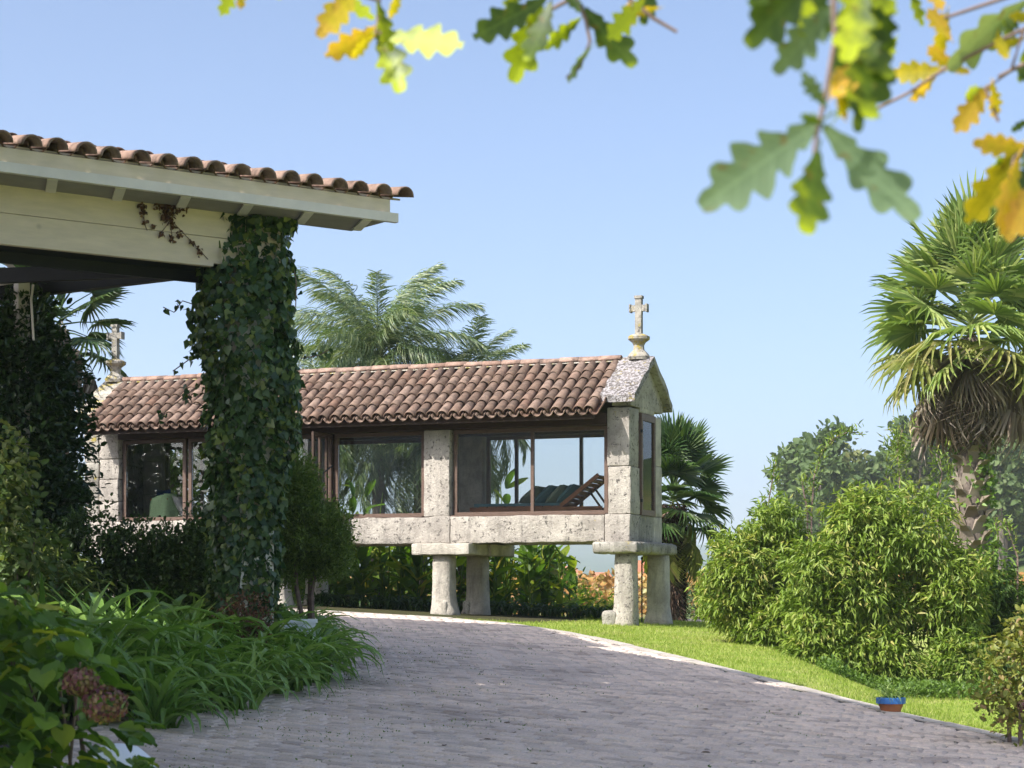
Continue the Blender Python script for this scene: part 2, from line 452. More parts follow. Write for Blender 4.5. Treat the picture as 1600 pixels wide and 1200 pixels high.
def oak_mat(name, c0, c1, c2, transl):
    m, nt, b = mat_new(name)
    oi = nt.nodes.new('ShaderNodeObjectInfo')
    v = coords(nt, 1.0)
    n1 = noise_t(nt, v, 1.6, 4, .6)
    ad = nt.nodes.new('ShaderNodeMath'); ad.operation = 'MULTIPLY_ADD'
    nt.links.new(oi.outputs['Random'], ad.inputs[0]); ad.inputs[1].default_value = .5; nt.links.new(n1, ad.inputs[2])
    ad2 = nt.nodes.new('ShaderNodeMath'); ad2.operation = 'SUBTRACT'; nt.links.new(ad.outputs[0], ad2.inputs[0]); ad2.inputs[1].default_value = .25
    c = ramp(nt, ad2.outputs[0], [(.25, c0), (.48, c1), (.66, c2)])
    sx = nt.nodes.new('ShaderNodeSeparateXYZ'); nt.links.new(v, sx.inputs[0])
    def mth(op, a_, b_=None):
        k = nt.nodes.new('ShaderNodeMath'); k.operation = op
        for i_, q_ in enumerate((a_, b_)):
            if q_ is None: continue
            if isinstance(q_, (int, float)): k.inputs[i_].default_value = q_
            else: nt.links.new(q_, k.inputs[i_])
        return k.outputs[0]
    ay = mth('ABSOLUTE', sx.outputs[1]); fr_ = mth('FRACT', mth('MULTIPLY', mth('SUBTRACT', sx.outputs[0], mth('MULTIPLY', ay, .8)), 6.5))
    vein = mth('MAXIMUM', mth('LESS_THAN', ay, .012), mth('LESS_THAN', mth('ABSOLUTE', mth('SUBTRACT', fr_, .5)), .045))
    c = mixc(nt, mth('MULTIPLY', vein, .22), c, tuple(min(1, q_ * 1.7 + .03) for q_ in c1))
    c = mixc(nt, ramp(nt, noise_t(nt, v, 5.5, 5, .7), [(.60, (0,0,0)), (.68, (.75,.75,.75))]), c, (.16,.085,.02))
    nt.links.new(c, b.inputs['Base Color']); b.inputs['Roughness'].default_value = .45
    tr = nt.nodes.new('ShaderNodeBsdfTranslucent'); nt.links.new(mixc(nt, 1.0, c, (1.5,1.5,.5), 'MULTIPLY'), tr.inputs[0])
    msx = nt.nodes.new('ShaderNodeMixShader'); msx.inputs[0].default_value = transl
    nt.links.new(b.outputs[0], msx.inputs[1]); nt.links.new(tr.outputs[0], msx.inputs[2])
    nt.links.new(msx.outputs[0], nt.nodes['Material Output'].inputs[0])
    return m
M['oak_green'] = oak_mat('oak_leaf_green', (.030,.060,.008), (.075,.12,.012), (.42,.48,.02), .5)  # lime patches put light shining through into the leaf colour
M['oak_grey'] = oak_mat('oak_leaf_greygreen', (.12,.18,.10), (.17,.24,.14), (.24,.30,.18), .3)
M['oak_yellow'] = oak_mat('oak_leaf_yellow', (.30,.26,.02), (.52,.40,.02), (.60,.36,.06), .5)

# ------------------------------------------------------------------ terrain
CURB = np.array([(5.4,10.5),(4.9,12.6),(4.45,14.3),(4.0,16),(3.36,18.2),(2.95,20),(2.58,21.7),(2.1,23.7),(1.6,25.6),(1.2,27.1),(.7,28.6),(0.0,30.0),(-.9,30.75),(-2.6,31.05),(-6,31.2)])
LEFT = np.array([(-2.75,10.5),(-2.55,12.5),(-2.4,13.9),(-1.97,15.7),(-1.6,18.3),(-1.62,21),(-1.8,24.1),(-2.3,27.5),(-2.9,31.0)])
def sstep(a, b, x):
    t = np.clip((x - a) / (b - a), 0, 1); return t * t * (3 - 2 * t)
def curb_x(y):
    return np.interp(y, CURB[:13, 1], CURB[:13, 0])
def left_x(y):
    return np.interp(y, LEFT[:, 1], LEFT[:, 0])
def terr(x, y):
    x = np.asarray(x, float); y = np.asarray(y, float)
    ye = np.where(y > 31, 31 + 2.5 * (1 - np.exp(-(y - 31) / 2.5)), y)
    ye = np.maximum(ye, -5)
    xe = np.clip(x, -3.5, 6)
    p = .0375 * ye - .05 * xe
    xs = np.maximum(3.35, curb_x(np.clip(y, 10.5, 30)) + .12)
    t = sstep(0, 1.5, x - xs) * (1 - sstep(33, 37, y))
    t = np.maximum(t, sstep(5.2, 8, x))
    low = .30 - .006 * np.clip(x - 5, 0, 40)
    z = p * (1 - t) + low * t
    # beyond the garden
    far = sstep(36, 46, y)
    z = z * (1 - far) + (.72 - .12 * sstep(5, 20, x)) * far
    d = np.hypot(x, y)
    v = sstep(115, 420, d)
    z = z - 16 * v
    z += 38 * np.exp(-((x - 92) / 46) ** 2 - ((y - 265) / 120) ** 2)
    z += v * sstep(420, 800, d) * (22 + 7 * np.sin(x / 140 + 1.3) * np.cos(y / 170) + 3 * np.sin(x / 37) * np.sin(y / 61))
    h = sstep(1500, 3400, d)
    z += h * (62 + 30 * np.sin(x / 420 + .6) + 16 * np.sin(x / 150 + 2) + 6 * np.sin(x / 60 + y / 90))
    return z
def tz(x, y): return float(terr(x, y))

def axis(lo, hi, step, far, n):
    a = np.arange(lo, hi + 1e-6, step)
    g = np.geomspace(step, far, n)
    return np.concatenate([(lo - g)[::-1], a, hi + g])
gx = axis(-8, 14, .25, 5200, 46); gy = axis(8, 48, .25, 6000, 56)
gy = gy[gy > -300]
X, Y = np.meshgrid(gx, gy)
Z = terr(X, Y)
V = np.stack([X, Y, Z], -1).reshape(-1, 3)
ny, nx = X.shape
i = np.arange(ny - 1)[:, None] * nx + np.arange(nx - 1)[None]
F = np.stack([i, i + 1, i + nx + 1, i + nx], -1).reshape(-1, 4)
me = np_mesh('ground', V, F, smooth=True)
Xf, Yf = V[:, 0], V[:, 1]; Df = np.hypot(Xf, Yf)
bed = np.clip((left_x(Yf) + .15 - Xf) / .3, 0, 1) * (Yf < 34)
bed = np.maximum(bed, ((Yf > 31.35) & (Yf < 40) & (Xf < 1.2 - .45 * (Yf - 33).clip(-2, 0)) & (Xf < .1 + .55 * (Yf - 31))).astype(float) * .9)
wood = np.maximum(sstep(120, 170, Df), 0)
dry = sstep(44, 52, Yf) * (1 - wood)
att = me.attributes.new('zone', 'FLOAT_COLOR', 'POINT')
att.data.foreach_set('color', np.stack([bed, wood, dry, np.ones_like(bed)], 1).astype(np.float32).ravel())
m, nt, b = mat_new('ground_cover')
a = N(nt, 'ShaderNodeAttribute', attribute_name='zone')
sp = nt.nodes.new('ShaderNodeSeparateColor'); nt.links.new(a.outputs['Color'], sp.inputs[0])
P = world_pos(nt)
lawn = ramp(nt, noise_t(nt, P, 1.6, 8, .7), [(.35, (.15,.22,.035)), (.5, (.23,.31,.055)), (.66, (.36,.37,.12))])
lawn = mixc(nt, ramp(nt, noise_t(nt, P, .7, 6, .7), [(.48, (0,0,0)), (.62, (.6,.6,.6))]), lawn, (.34,.31,.13))
lawn = mixc(nt, .6, lawn, ramp(nt, noise_t(nt, P, 40, 4, .7), [(.3, (.55,.55,.5)), (.7, (1.35,1.35,1.3))]), 'MULTIPLY')
soil = ramp(nt, noise_t(nt, P, 12, 6, .7), [(.3, (.02,.016,.012)), (.7, (.055,.042,.03))])
drc = ramp(nt, noise_t(nt, P, .35, 6, .7), [(.35, (.12,.17,.05)), (.5, (.27,.25,.11)), (.62, (.36,.24,.10))])
wdc = ramp(nt, noise_t(nt, P, .05, 8, .75), [(.35, (.025,.05,.022)), (.55, (.05,.085,.035)), (.7, (.10,.11,.05))])
c = mixc(nt, sp.outputs[0], lawn, soil); c = mixc(nt, sp.outputs[2], c, drc); c = mixc(nt, sp.outputs[1], c, wdc)
nt.links.new(c, b.inputs['Base Color']); b.inputs['Roughness'].default_value = 1; b.inputs['Specular IOR Level'].default_value = .1
bump(nt, b, noise_t(nt, P, 30, 4), .5, .03)
link('ground', me, mat=m, kind='structure')

# driveway: joint bed sheet + stone setts
NS = 60
ys = np.linspace(10.5, 31.0, NS)
vs = []; fs = []
for k, y in enumerate(ys):
    xl, xr = -3.6, float(np.interp(y, CURB[:14, 1], CURB[:14, 0])) if y < 30.7 else -1.1
    for j in range(13):
        x = xl + (xr - xl) * j / 12
        vs.append((x, y, tz(x, y) + .034))
for k in range(NS - 1):
    for j in range(12):
        a_ = k * 13 + j; fs.append((a_, a_ + 1, a_ + 14, a_ + 13))
m, nt, b = mat_new('mossy_joints')
P = world_pos(nt)
c = ramp(nt, noise_t(nt, P, 2.0, 7, .7), [(.38, (.035,.03,.03)), (.52, (.06,.05,.045)), (.62, (.045,.065,.02))])
nt.links.new(c, b.inputs['Base Color']); b.inputs['Roughness'].default_value = 1
mbd = MB(); mbd.add(vs, fs)
drive = mbd.obj('driveway', m, kind='structure')
m, nt, b = mat_new('grey_setts')
oi = nt.nodes.new('ShaderNodeObjectInfo'); at = N(nt, 'ShaderNodeAttribute', attribute_name='rnd')
ad = nt.nodes.new('ShaderNodeMath'); ad.operation = 'ADD'; nt.links.new(oi.outputs['Random'], ad.inputs[0]); nt.links.new(at.outputs['Fac'], ad.inputs[1])
fr = nt.nodes.new('ShaderNodeMath'); fr.operation = 'FRACT'; nt.links.new(ad.outputs[0], fr.inputs[0])
c = ramp(nt, fr.outputs[0], [(0, (.46,.375,.32)), (.25, (.62,.505,.43)), (.5, (.66,.545,.47)), (.8, (.71,.58,.485)), (1, (.55,.465,.40))])
P = world_pos(nt)
c = mixc(nt, .75, c, ramp(nt, noise_t(nt, P, .9, 8, .7), [(.36, (.66,.65,.66)), (.5, (1,1,1)), (.65, (1.16,1.12,1.08))]), 'MULTIPLY')
c = mixc(nt, .5, c, ramp(nt, noise_t(nt, P, 55, 4, .7), [(.3, (.6,.6,.6)), (.7, (1.3,1.3,1.3))]), 'MULTIPLY')
nt.links.new(c, b.inputs['Base Color']); b.inputs['Roughness'].default_value = .85; b.inputs['Specular IOR Level'].default_value = .3
bump(nt, b, noise_t(nt, P, 45, 5), .4, .01)
M['sett'] = m
SL, SW, GAP = .165, .112, .017
th = math.radians(-31); rd = np.array([math.cos(th), math.sin(th)]); cd = np.array([-rd[1], rd[0]])
cells = []
for r_ in range(-30, 300):
    off = (r_ % 2) * .5 * (SL + GAP) + .02 * math.sin(r_ * 3.1)
    for c_ in range(-160, 60):
        # arcs: rows bow slightly
        p = rd * (c_ * (SL + GAP) + off) + cd * (r_ * (SW + GAP))
        p = p + cd * (-.012 * (p @ rd + 6) ** 2 * .5)
        x, y = p
        if 11.2 < y < 30.9 and abs(x) < .25 * y + .5 and x > left_x(y) - .5 and x < curb_x(y) - .13: cells.append((x, y))
cells = np.array(cells)
order = np.argsort(np.hypot(cells[:, 0], cells[:, 1] - 0) + np.where(cells[:, 1] < 12.3, 60, 0)); cells = cells[order]
def sett_vf(l, w, j=True):
    h = .036; e = .012
    jx = [random.uniform(-.006, .006) for _ in range(8)] if j else [0] * 8
    a = [(-l/2+jx[0], -w/2+jx[1]), (l/2+jx[2], -w/2+jx[3]), (l/2+jx[4], w/2+jx[5]), (-l/2+jx[6], w/2+jx[7])]
    v = [(x, y, -.02) for x, y in a] + [(x, y, h - .010) for x, y in a]
    v += [(x * (1 - 2*e/l), y * (1 - 2*e/w), h + random.uniform(-.003, .003)) for x, y in a]
    f = [(0,1,5,4),(1,2,6,5),(2,3,7,6),(3,0,4,7),(4,5,9,8),(5,6,10,9),(6,7,11,10),(7,4,8,11),(8,9,10,11)]
    return v, f
sett_meshes = []
for k in range(8):
    b_ = MB(); b_.add(*sett_vf(SL, SW), r=0.0); me_ = b_.mesh('paving_stone'); me_.materials.append(M['sett']); sett_meshes.append(me_)
slope = Matrix.Rotation(math.atan(.0375), 4, 'X') @ Matrix.Rotation(math.atan(.05), 4, 'Y')
rest = MB()
for n_, (x, y) in enumerate(cells):
    tilt = Euler((random.gauss(0, .014), random.gauss(0, .014), th + random.gauss(0, .015)))
    z = tz(x, y) + .010 + random.gauss(0, .0022)
    Mx = Matrix.Translation((x, y, z)) @ slope @ tilt.to_matrix().to_4x4()
    if n_ < 300:
        o = link('paving_stone', sett_meshes[n_ % 8], drive); o.matrix_local = Mx
    else:
        v, f = sett_vf(SL, SW); rest.add([Mx @ Vector(p) for p in v], f)
rest.obj('far_paving', M['sett'], drive, kind='stuff')

# kerb stones along the right hand edge
M['kerb'] = stone_mat('kerb_stone', (.50,.45,.40), (.40,.36,.32), (.58,.53,.47), bs=.3)
kerb = thing('kerb', (0, 0, 0), 'pale flush stone kerb curving along the lawn edge of the paved drive', 'kerb')
seg = []
for k in range(len(CURB) - 1):
    a_, b_ = CURB[k], CURB[k + 1]; L_ = np.hypot(*(b_ - a_)); nn = max(1, int(round(L_ / .5)))
    for j in range(nn): seg.append((a_ + (b_ - a_) * j / nn, a_ + (b_ - a_) * (j + 1) / nn))
for a_, b_ in seg:
    d_ = (b_ - a_); L_ = np.hypot(*d_); d_ = d_ / L_; n_ = np.array([-d_[1], d_[0]])
    q = [(a_ + d_*.004 + n_*.09), (b_ - d_*.004 + n_*.09), (b_ - d_*.004 - n_*.09), (a_ + d_*.004 - n_*.09)]
    hz = random.uniform(.040, .050)
    kb = MB()
    top = [(p[0], p[1], tz(*p) + hz) for p in q]; bot = [(p[0], p[1], tz(*p) - .06) for p in q]
    kb.add(bot + top, [(0,1,2,3),(7,6,5,4),(0,4,5,1),(1,5,6,2),(2,6,7,3),(3,7,4,0)])
    kb.obj('kerb_stone', M['kerb'], kerb)

# grass blades on the lawn, weeds in the joints
def inlawn(x, y):
    ok = (x > np.where(y < 30.75, curb_x(y) + .1, -1.6)) & (y < 37.5) & (x < .25 * y + .4)
    return ok & ~((y > 31.35) & (x < .0 + .55 * (y - 31)) & (x < 1.2))
gxp = R.uniform(-1.6, 9.2, 260000); gyp = R.uniform(12.5, 37.5, 260000)
k_ = inlawn(gxp, gyp) & (R.random(260000) < .45 + .55 * (.5 + .5 * np.sin(gxp * 2.3 + np.sin(gyp * 1.7) * 2) * np.sin(gyp * 1.1 + gxp))); gxp, gyp = gxp[k_], gyp[k_]
P_ = np.stack([gxp, gyp, terr(gxp, gyp) - .004], 1); n_ = len(P_)
D_ = nrm(np.stack([R.normal(0, .45, n_), R.normal(0, .45, n_), np.ones(n_)], 1))
V, F, q = leaves(P_, D_, rdirs(n_), R.uniform(.025, .06, n_), np.full(n_, .010), (np.array([(0,.5,0),(1,0,0),(0,-.5,0)]), np.array([(0,1,2)])), R.random(n_))
link('lawn_grass', np_mesh('lawn_grass', V, F, q), mat=M['l_grass'], kind='stuff')
tagp(bpy.data.objects['lawn_grass'], 'short sunlit grass covering the sloping lawn beside the drive', 'grass')
pp = []
for _ in range(420):
    y = R.uniform(11.8, 28); x = left_x(y) + abs(R.normal(0, 1.1)) if R.random() < .8 else R.uniform(-2, 3.5)
    if x > curb_x(y) - .1: continue
    s_ = R.uniform(.02, .09); n = int(7 * s_ / .05)
    pp.append(np.stack([x + R.normal(0, s_ * 1.5, n), y + R.normal(0, s_ * .5, n), np.zeros(n)], 1))
P_ = np.concatenate(pp); P_[:, 2] = terr(P_[:, 0], P_[:, 1]) + .04; n_ = len(P_)
V, F, q = leaves(P_, nrm(np.stack([R.normal(0, 1, n_), R.normal(0, 1, n_), np.full(n_, .8)], 1)), rdirs(n_), R.uniform(.010, .028, n_), R.uniform(.006, .014, n_), T_LANCE)
tagp(link('joint_weeds', np_mesh('joint_weeds', V, F, q), mat=M['l_cover'], kind='stuff'), 'small green weeds and moss sprouting in the joints of the paved drive', 'weeds')
n_ = 160
yy = R.uniform(11.8, 28, n_); xx = R.uniform(-2.3, 3.6, n_); ok = (xx < curb_x(yy)) ; xx, yy = xx[ok], yy[ok]; n_ = len(xx)
P_ = np.stack([xx, yy, terr(xx, yy) + .045], 1)
V, F, q = leaves(P_, nrm(np.stack([R.normal(0,1,n_), R.normal(0,1,n_), R.normal(0,.1,n_)],1)), np.tile([0,0,1.], (n_,1)), R.uniform(.03,.07,n_), R.uniform(.02,.035,n_), T_OVATE)
tagp(link('fallen_leaves', np_mesh('fallen_leaves', V, F, q), mat=M['l_dead'], kind='stuff'), 'dry brown leaves scattered on the paved drive', 'leaves')

# ------------------------------------------------------------------ granary
HR = math.radians(-21.1)
gran = thing('granary', (1.85, 32, 0), 'raised stone granary with clay tiled roof, glazed sides and a cross at each gable', 'granary', rz=HR)
LEN, WID = 9.95, 1.70
def stone(name, x0, x1, y0, y1, z0, z1, mat='granite', parent=gran, seg=.09, rough=.010, rnd=.016, label=None, seed=None):
    """rough hewn block: gridded box with rounded arrises and uneven faces"""
    c = np.array([(x0+x1)/2, (y0+y1)/2, (z0+z1)/2]); h = np.array([x1-x0, y1-y0, z1-z0]) / 2
    n = [max(2, min(24, int(round(2 * q / seg)))) for q in h]
    ids = {}; vs = []; fs = []
    sd = random.uniform(0, 100)
    ax_ = []
    for q, m_ in zip(h, n):
        e = min(rnd, q * .4); inner_ = list(np.linspace(-q + e, q - e, max(2, m_)))
        ax_.append(np.array([-q, -q + e * .3] + inner_ + [q - e * .3, q]))
    n = [len(a) - 1 for a in ax_]
    def vid(i, j, k):
        key = (i, j, k)
        if key not in ids:
            p = np.array([ax_[0][i], ax_[1][j], ax_[2][k]])
            inner = np.clip(p, -(h - rnd), h - rnd); dv = p - inner; l = np.linalg.norm(dv)
            if l > rnd: p = inner + dv / l * rnd
            w = p + c
            q = noise.noise_vector(Vector(w * 5.0 + sd)) * rough + noise.noise_vector(Vector(w * 16.0 + sd)) * rough * .6
            ids[key] = len(vs); vs.append(tuple(w + np.array(q)))
        return ids[key]
    for ax in range(3):
        u, v = (ax + 1) % 3, (ax + 2) % 3
        for side in (0, n[ax]):
            for a in range(n[u]):
                for b_ in range(n[v]):
                    def g(aa, bb):
                        t = [0, 0, 0]; t[ax] = side; t[u] = aa; t[v] = bb; return vid(*t)
                    f = (g(a, b_), g(a+1, b_), g(a+1, b_+1), g(a, b_+1))
                    fs.append(f if side else f[::-1])
    mb = MB(); mb.add(vs, fs)
    return mb.obj(name, M[mat], parent, smooth=True, label=label)

ZB0, ZB1 = 2.44, 2.87     # base course
ZW1 = 4.27                # window head
ZP1 = 4.46                # wall plate top
g_ = .004
# base course, front and back
for (a, b_) in ((0.42, 3.05), (3.05, 6.1), (6.1, 8.35), (8.35, 9.53)):
    stone('base_stone', -b_ + g_, -a - g_, -.02, .30, ZB0, ZB1, 'granite_pale', rough=.016)
    stone('base_stone', -b_ + g_, -a - g_, WID - .30, WID, ZB0, ZB1, 'granite')
stone('base_stone', -.42 + g_, 0.0, -.022, .46 - g_, ZB0, ZB1, 'granite_pale')
stone('base_stone', -.34, .004, .46, 1.24 - g_, ZB0, ZB1, 'granite_mossy', rough=.008)
stone('base_stone', -.34, .0, 1.24, WID, ZB0, ZB1, 'granite')
stone('base_stone', -LEN, -9.53 - g_, 0, .6, ZB0, ZB1, 'granite_pale')
stone('base_stone', -LEN, -9.53 - g_, .6 + g_, WID, ZB0, ZB1, 'granite')
stone('floor_slab', -9.5, -.36, .31, WID - .31, ZB0 + .05, ZB1 - .05, 'granite', seg=.6)
# stone posts
def post(t0, t1, y0, y1, zs, mat='granite_pale'):
    for a, b_ in zip(zs[:-1], zs[1:]):
        o_ = random.uniform(-.012, .012)
        stone('wall_stone', -t1 + g_ + o_, -t0 - g_ + o_, y0, y1, a + .003, b_ - .003, mat)
post(0, .38, 0, .48, [ZB1, 3.62, 4.55], 'granite_pale')
post(0, .38, 1.27, WID, [ZB1, 3.7, 4.5], 'granite')
stone('wall_stone', -.30, .003, .49, 1.26, 4.50, 4.62, 'granite', rough=.005)
post(3.06, 3.52, 0, .26, [ZB1, 4.28], 'granite_pale')
post(3.06, 3.52, WID - .26, WID, [ZB1, 4.28], 'granite')
post(5.95, 6.4, 0, .26, [ZB1, 3.5, 4.28], 'granite_pale')
post(5.95, 6.4, WID - .26, WID, [ZB1, 3.5, 4.28], 'granite')
post(9.26, LEN - .30, 0, .26, [ZB1, 3.22, 3.6, 3.95, 4.5], 'granite_pale')
post(9.26, LEN - .30, WID - .26, WID, [ZB1, 3.4, 4.0, 4.5], 'granite')
for a, b_ in ((0, .57), (.57, 1.13), (1.13, WID)):
    for z0, z1 in ((ZB1, 3.3), (3.3, 3.9), (3.9, 4.5)):
        stone('wall_stone', -LEN, -LEN + .29, a + g_, b_ - g_, z0 + .003, z1 - .003, 'granite_mossy')
# gable stones
def gable(x0, x1):
    mb = MB()
    pts = [(-.0, 4.57), (WID, 4.57), (WID, 4.78), (WID/2, 5.28), (0, 4.78)]
    if x1 < -5: pts = [(0, 4.50), (WID, 4.50), (WID, 4.78), (WID/2, 5.28), (0, 4.78)]
    n = len(pts)
    vs = [(x0, y, z) for y, z in pts] + [(x1, y, z) for y, z in pts]
    fs = [tuple(range(n))[::-1], tuple(range(n, 2*n))] + [(i, (i+1) % n, n + (i+1) % n, n + i) for i in range(n)]
    mb.add(vs, fs); return mb.obj('gable_stone', M['granite_pale'], gran)
gable(-.30, .006); gable(-LEN, -LEN + .28)
# roof surface
RZ, EZ, EY = 5.33, 4.44, -.50            # ridge height, eave height, eave line (front)
RY = WID / 2
SL_ = math.atan2(RZ - EZ, RY - EY)
def rz_at(y): return RZ - abs(y - RY) * math.tan(SL_)
# gable cap slabs (one per slope per end)
def cap(x0, x1, sgn, mat):
    ye = RY - sgn * (RY + .20)
    mb = MB(); nn = 6; nx_ = 4
    vs = []; fs = []
    for lay in (0, 1):
        for i in range(nn + 1):
            y = RY + (ye - RY) * i / nn; zt = rz_at(y)
            for j in range(nx_ + 1):
                x = x0 + (x1 - x0) * j / nx_
                e = .02 if (j in (0, nx_) or i == nn) else 0
                nv = noise.noise(Vector((x * 4, y * 4, x0))) * .035
                z = zt + (.10 - e + nv if lay else -.03)
                vs.append((x + noise.noise(Vector((x*5, y*5, 3))) * .03, y + (noise.noise(Vector((x * 5, 9, 1))) * .05 if i == nn else 0), z))
    w = nx_ + 1; o_ = (nn + 1) * w
    for i in range(nn):
        for j in range(nx_):
            a = i * w + j
            fs.append((a, a + 1, a + w + 1, a + w)); fs.append((o_ + a, o_ + a + w, o_ + a + w + 1, o_ + a + 1))
    for i in range(nn):
        for j in (0, nx_):
            a = i * w + j; fs.append((a, a + w, o_ + a + w, o_ + a))
    for j in range(nx_):
        a = nn * w + j; fs.append((a, a + 1, o_ + a + 1, o_ + a))
        fs.append((j, j + 1, o_ + j + 1, o_ + j))
    mb.add(vs, fs)
    o = mb.obj('gable_slab', M[mat], gran, smooth=False)
    return o
cap(-.44, .13, 1, 'granite_lichen')['label'] = 'slab crusted with white and yellow lichen'
cap(-.44, .13, -1, 'granite_mossy')
cap(-LEN - .12, -9.62, 1, 'granite_yellow')
cap(-LEN - .12, -9.62, -1, 'granite_yellow')
# clay tiles
def pipe_vf(L, r0, r1, n=8, th=.013, up=True, arc=math.pi):
    """half pipe along -Y(down slope) from y=0 to y=-L, convex up (cover) or concave (pan)"""
    vs = []; fs = []
    for yy, r in ((0, r1), (-L, r0)):
        for rr in (r, r - th):
            for k in range(n + 1):
                a = math.pi / 2 - arc / 2 + arc * k / n
                vs.append((rr * math.cos(a), yy, (rr * math.sin(a)) * (1 if up else -1)))
    m_ = n + 1
    for k in range(n):
        fs += [(k, k+1, 2*m_+k+1, 2*m_+k), (m_+k, 3*m_+k, 3*m_+k+1, m_+k+1), (2*m_+k, 2*m_+k+1, 3*m_+k+1, 3*m_+k), (k, m_+k, m_+k+1, k+1)]
    fs += [(0, 2*m_, 3*m_, m_), (n, m_+n, 3*m_+n, 2*m_+n)]
    if not up: fs = [f[::-1] for f in fs]
    return vs, fs
tm = []
for k in range(4):
    mb = MB(); mb.add(*pipe_vf(.40, .094 + .004 * random.random(), .076, 8), r=0.0); me_ = mb.mesh('roof_tile', True); me_.materials.append(M['tile']); tm.append(me_)
PITCH = .19; NC = int((9.62 - .44) / PITCH); SLEN = math.hypot(RZ - EZ, RY - EY); ROWS = 5; EXP = SLEN / ROWS
pans = MB(); backp = MB()
def slope_M(x, s, lift, side=1):
    # s: distance down the slope from ridge
    y = RY - side * s * math.cos(SL_); z = RZ - s * math.sin(SL_)
    rot = Matrix.Rotation(SL_, 4, 'X') if side == 1 else Matrix.Rotation(math.pi, 4, 'Z') @ Matrix.Rotation(SL_, 4, 'X')
    return Matrix.Translation((x, y, z)) @ rot @ Matrix.Translation((0, 0, lift))
for c_ in range(NC + 1):
    x = -.50 - c_ * PITCH
    if x < -9.64: break
    for r_ in range(ROWS):
        s = r_ * EXP - .06
        Mx = slope_M(x + random.gauss(0, .005), max(s, .02), .012 - .004 * 0, 1) @ Matrix.Rotation(random.gauss(0, .022), 4, 'Z') @ Matrix.Rotation(-.035 + random.gauss(0, .008), 4, 'X')
        o = link('roof_tile', tm[(c_ * 3 + r_ * 7) % 4], gran); o.matrix_local = Mx
        v, f = pipe_vf(.40, .086, .074, 5, up=True); Mb = slope_M(x, max(s, .02), .012, -1)
        backp.add([Mb @ Vector(p) for p in v], f)
for c_ in range(NC + 2):
    x = -.50 + PITCH / 2 - c_ * PITCH
    if x < -9.7: break
    for r_ in range(ROWS):
        s = r_ * EXP - .04
        v, f = pipe_vf(.40, .082, .092, 6, up=False)
        Mx = slope_M(x, max(s, .0) + (.02 if r_ == 4 else 0), .045, 1) @ Matrix.Rotation(-.03 + random.gauss(0, .006), 4, 'X')
        pans.add([Mx @ Vector(p) for p in v], f)
        Mb = slope_M(x, max(s, .0), .045, -1); backp.add([Mb @ Vector(p) for p in v], f)
pans.obj('channel_tiles', M['tile'], gran, kind='stuff', smooth=True)
backp.obj('rear_slope_tiles', M['tile'], gran, kind='stuff', smooth=True)
mb = MB(); mb.add(*pipe_vf(.37, .088, .078, 8), r=0.0); rme = mb.mesh('ridge_tile', True); rme.materials.append(M['tile_pale'])
x = -.42
while x > -9.60:
    o = link('ridge_tile', rme, gran); o.matrix_local = Matrix.Translation((x, RY, RZ + .055 + random.gauss(0, .004))) @ Matrix.Rotation(math.radians(-90), 4, 'Z') @ Matrix.Rotation(.02, 4, 'X')
    x -= .335
mb = MB(); mb.add([(-.44, RY-.1, RZ+.02), (-.44, RY+.1, RZ+.02), (-9.62, RY+.1, RZ+.02), (-9.62, RY-.1, RZ+.02), (-.44, RY, RZ+.09), (-9.62, RY, RZ+.09)], [(0,4,5,3),(1,2,5,4),(0,1,4),(2,3,5),(0,3,2,1)])
mb.obj('ridge_mortar', M['granite_yellow'], gran)
# roof deck, plate, rafters
deck = MB()
for sgn in (1, -1):
    ye = RY - sgn * (RY - EY - .03)
    vs = [(-.45, RY, RZ - .045), (-9.60, RY, RZ - .045), (-9.60, ye, rz_at(ye) - .045), (-.45, ye, rz_at(ye) - .045)]
    vs2 = [(x, y, z - .03) for x, y, z in vs]
    deck.add(vs + vs2, [(0,1,2,3),(7,6,5,4),(0,4,5,1),(1,5,6,2),(2,6,7,3),(3,7,4,0)])
deck.obj('roof_boards', M['dark_wood'], gran)
mb = MB(); mb.box(-9.25, -.39, -.03, .20, ZW1 + .01, ZP1 + .0); mb.obj('wall_plate', M['dark_wood'], gran)
mb = MB(); mb.box(-9.25, -.39, WID - .20, WID + .03, ZW1 + .01, ZP1); mb.obj('wall_plate', M['dark_wood'], gran)
mb = MB(); mb.box(-9.25, -.39, .21, WID - .21, ZP1 - .06, ZP1 - .02); mb.obj('ceiling', M['frame_wood'], gran)
mb = MB(); mb.box(-9.60, -.46, EY + .06, EY + .10, EZ - .10, EZ - .02); mb.obj('eave_board', M['dark_wood'], gran)

# windows
def window(t0, t1, y, z0, z1, mull, fw=.06, name='window', depth=.07):
    mb = MB(); x0, x1 = -t1 + .005, -t0 - .005
    mb.box(x0, x1, y, y + depth, z0, z0 + fw); mb.box(x0, x1, y, y + depth, z1 - fw, z1)
    mb.box(x0, x0 + fw, y, y + depth, z0 + fw, z1 - fw); mb.box(x1 - fw, x1, y, y + depth, z0 + fw, z1 - fw)
    w = mb.obj(name, M['frame_wood'], gran)
    edges = [x0 + fw] + sorted(-q for q in mull) + [x1 - fw]
    for q in mull:
        k = MB(); k.box(-q - .026, -q + .026, y + .006, y + depth - .006, z0 + fw, z1 - fw); k.obj('mullion', M['frame_wood'], w)
    for a, b_ in zip(edges[:-1], edges[1:]):
        a2 = a + (.027 if a != edges[0] else .001); b2 = b_ - (.027 if b_ != edges[-1] else .001)
        k = MB(); k.box(a2, b2, y + .032, y + .038, z0 + fw + .001, z1 - fw - .001); k.obj('pane', M['glass'], w)
    return w
YF = .10
window(.40, 3.04, YF, ZB1 + .01, ZW1, [1.68])
window(3.54, 5.18, YF, ZB1 + .01, ZW1, [])
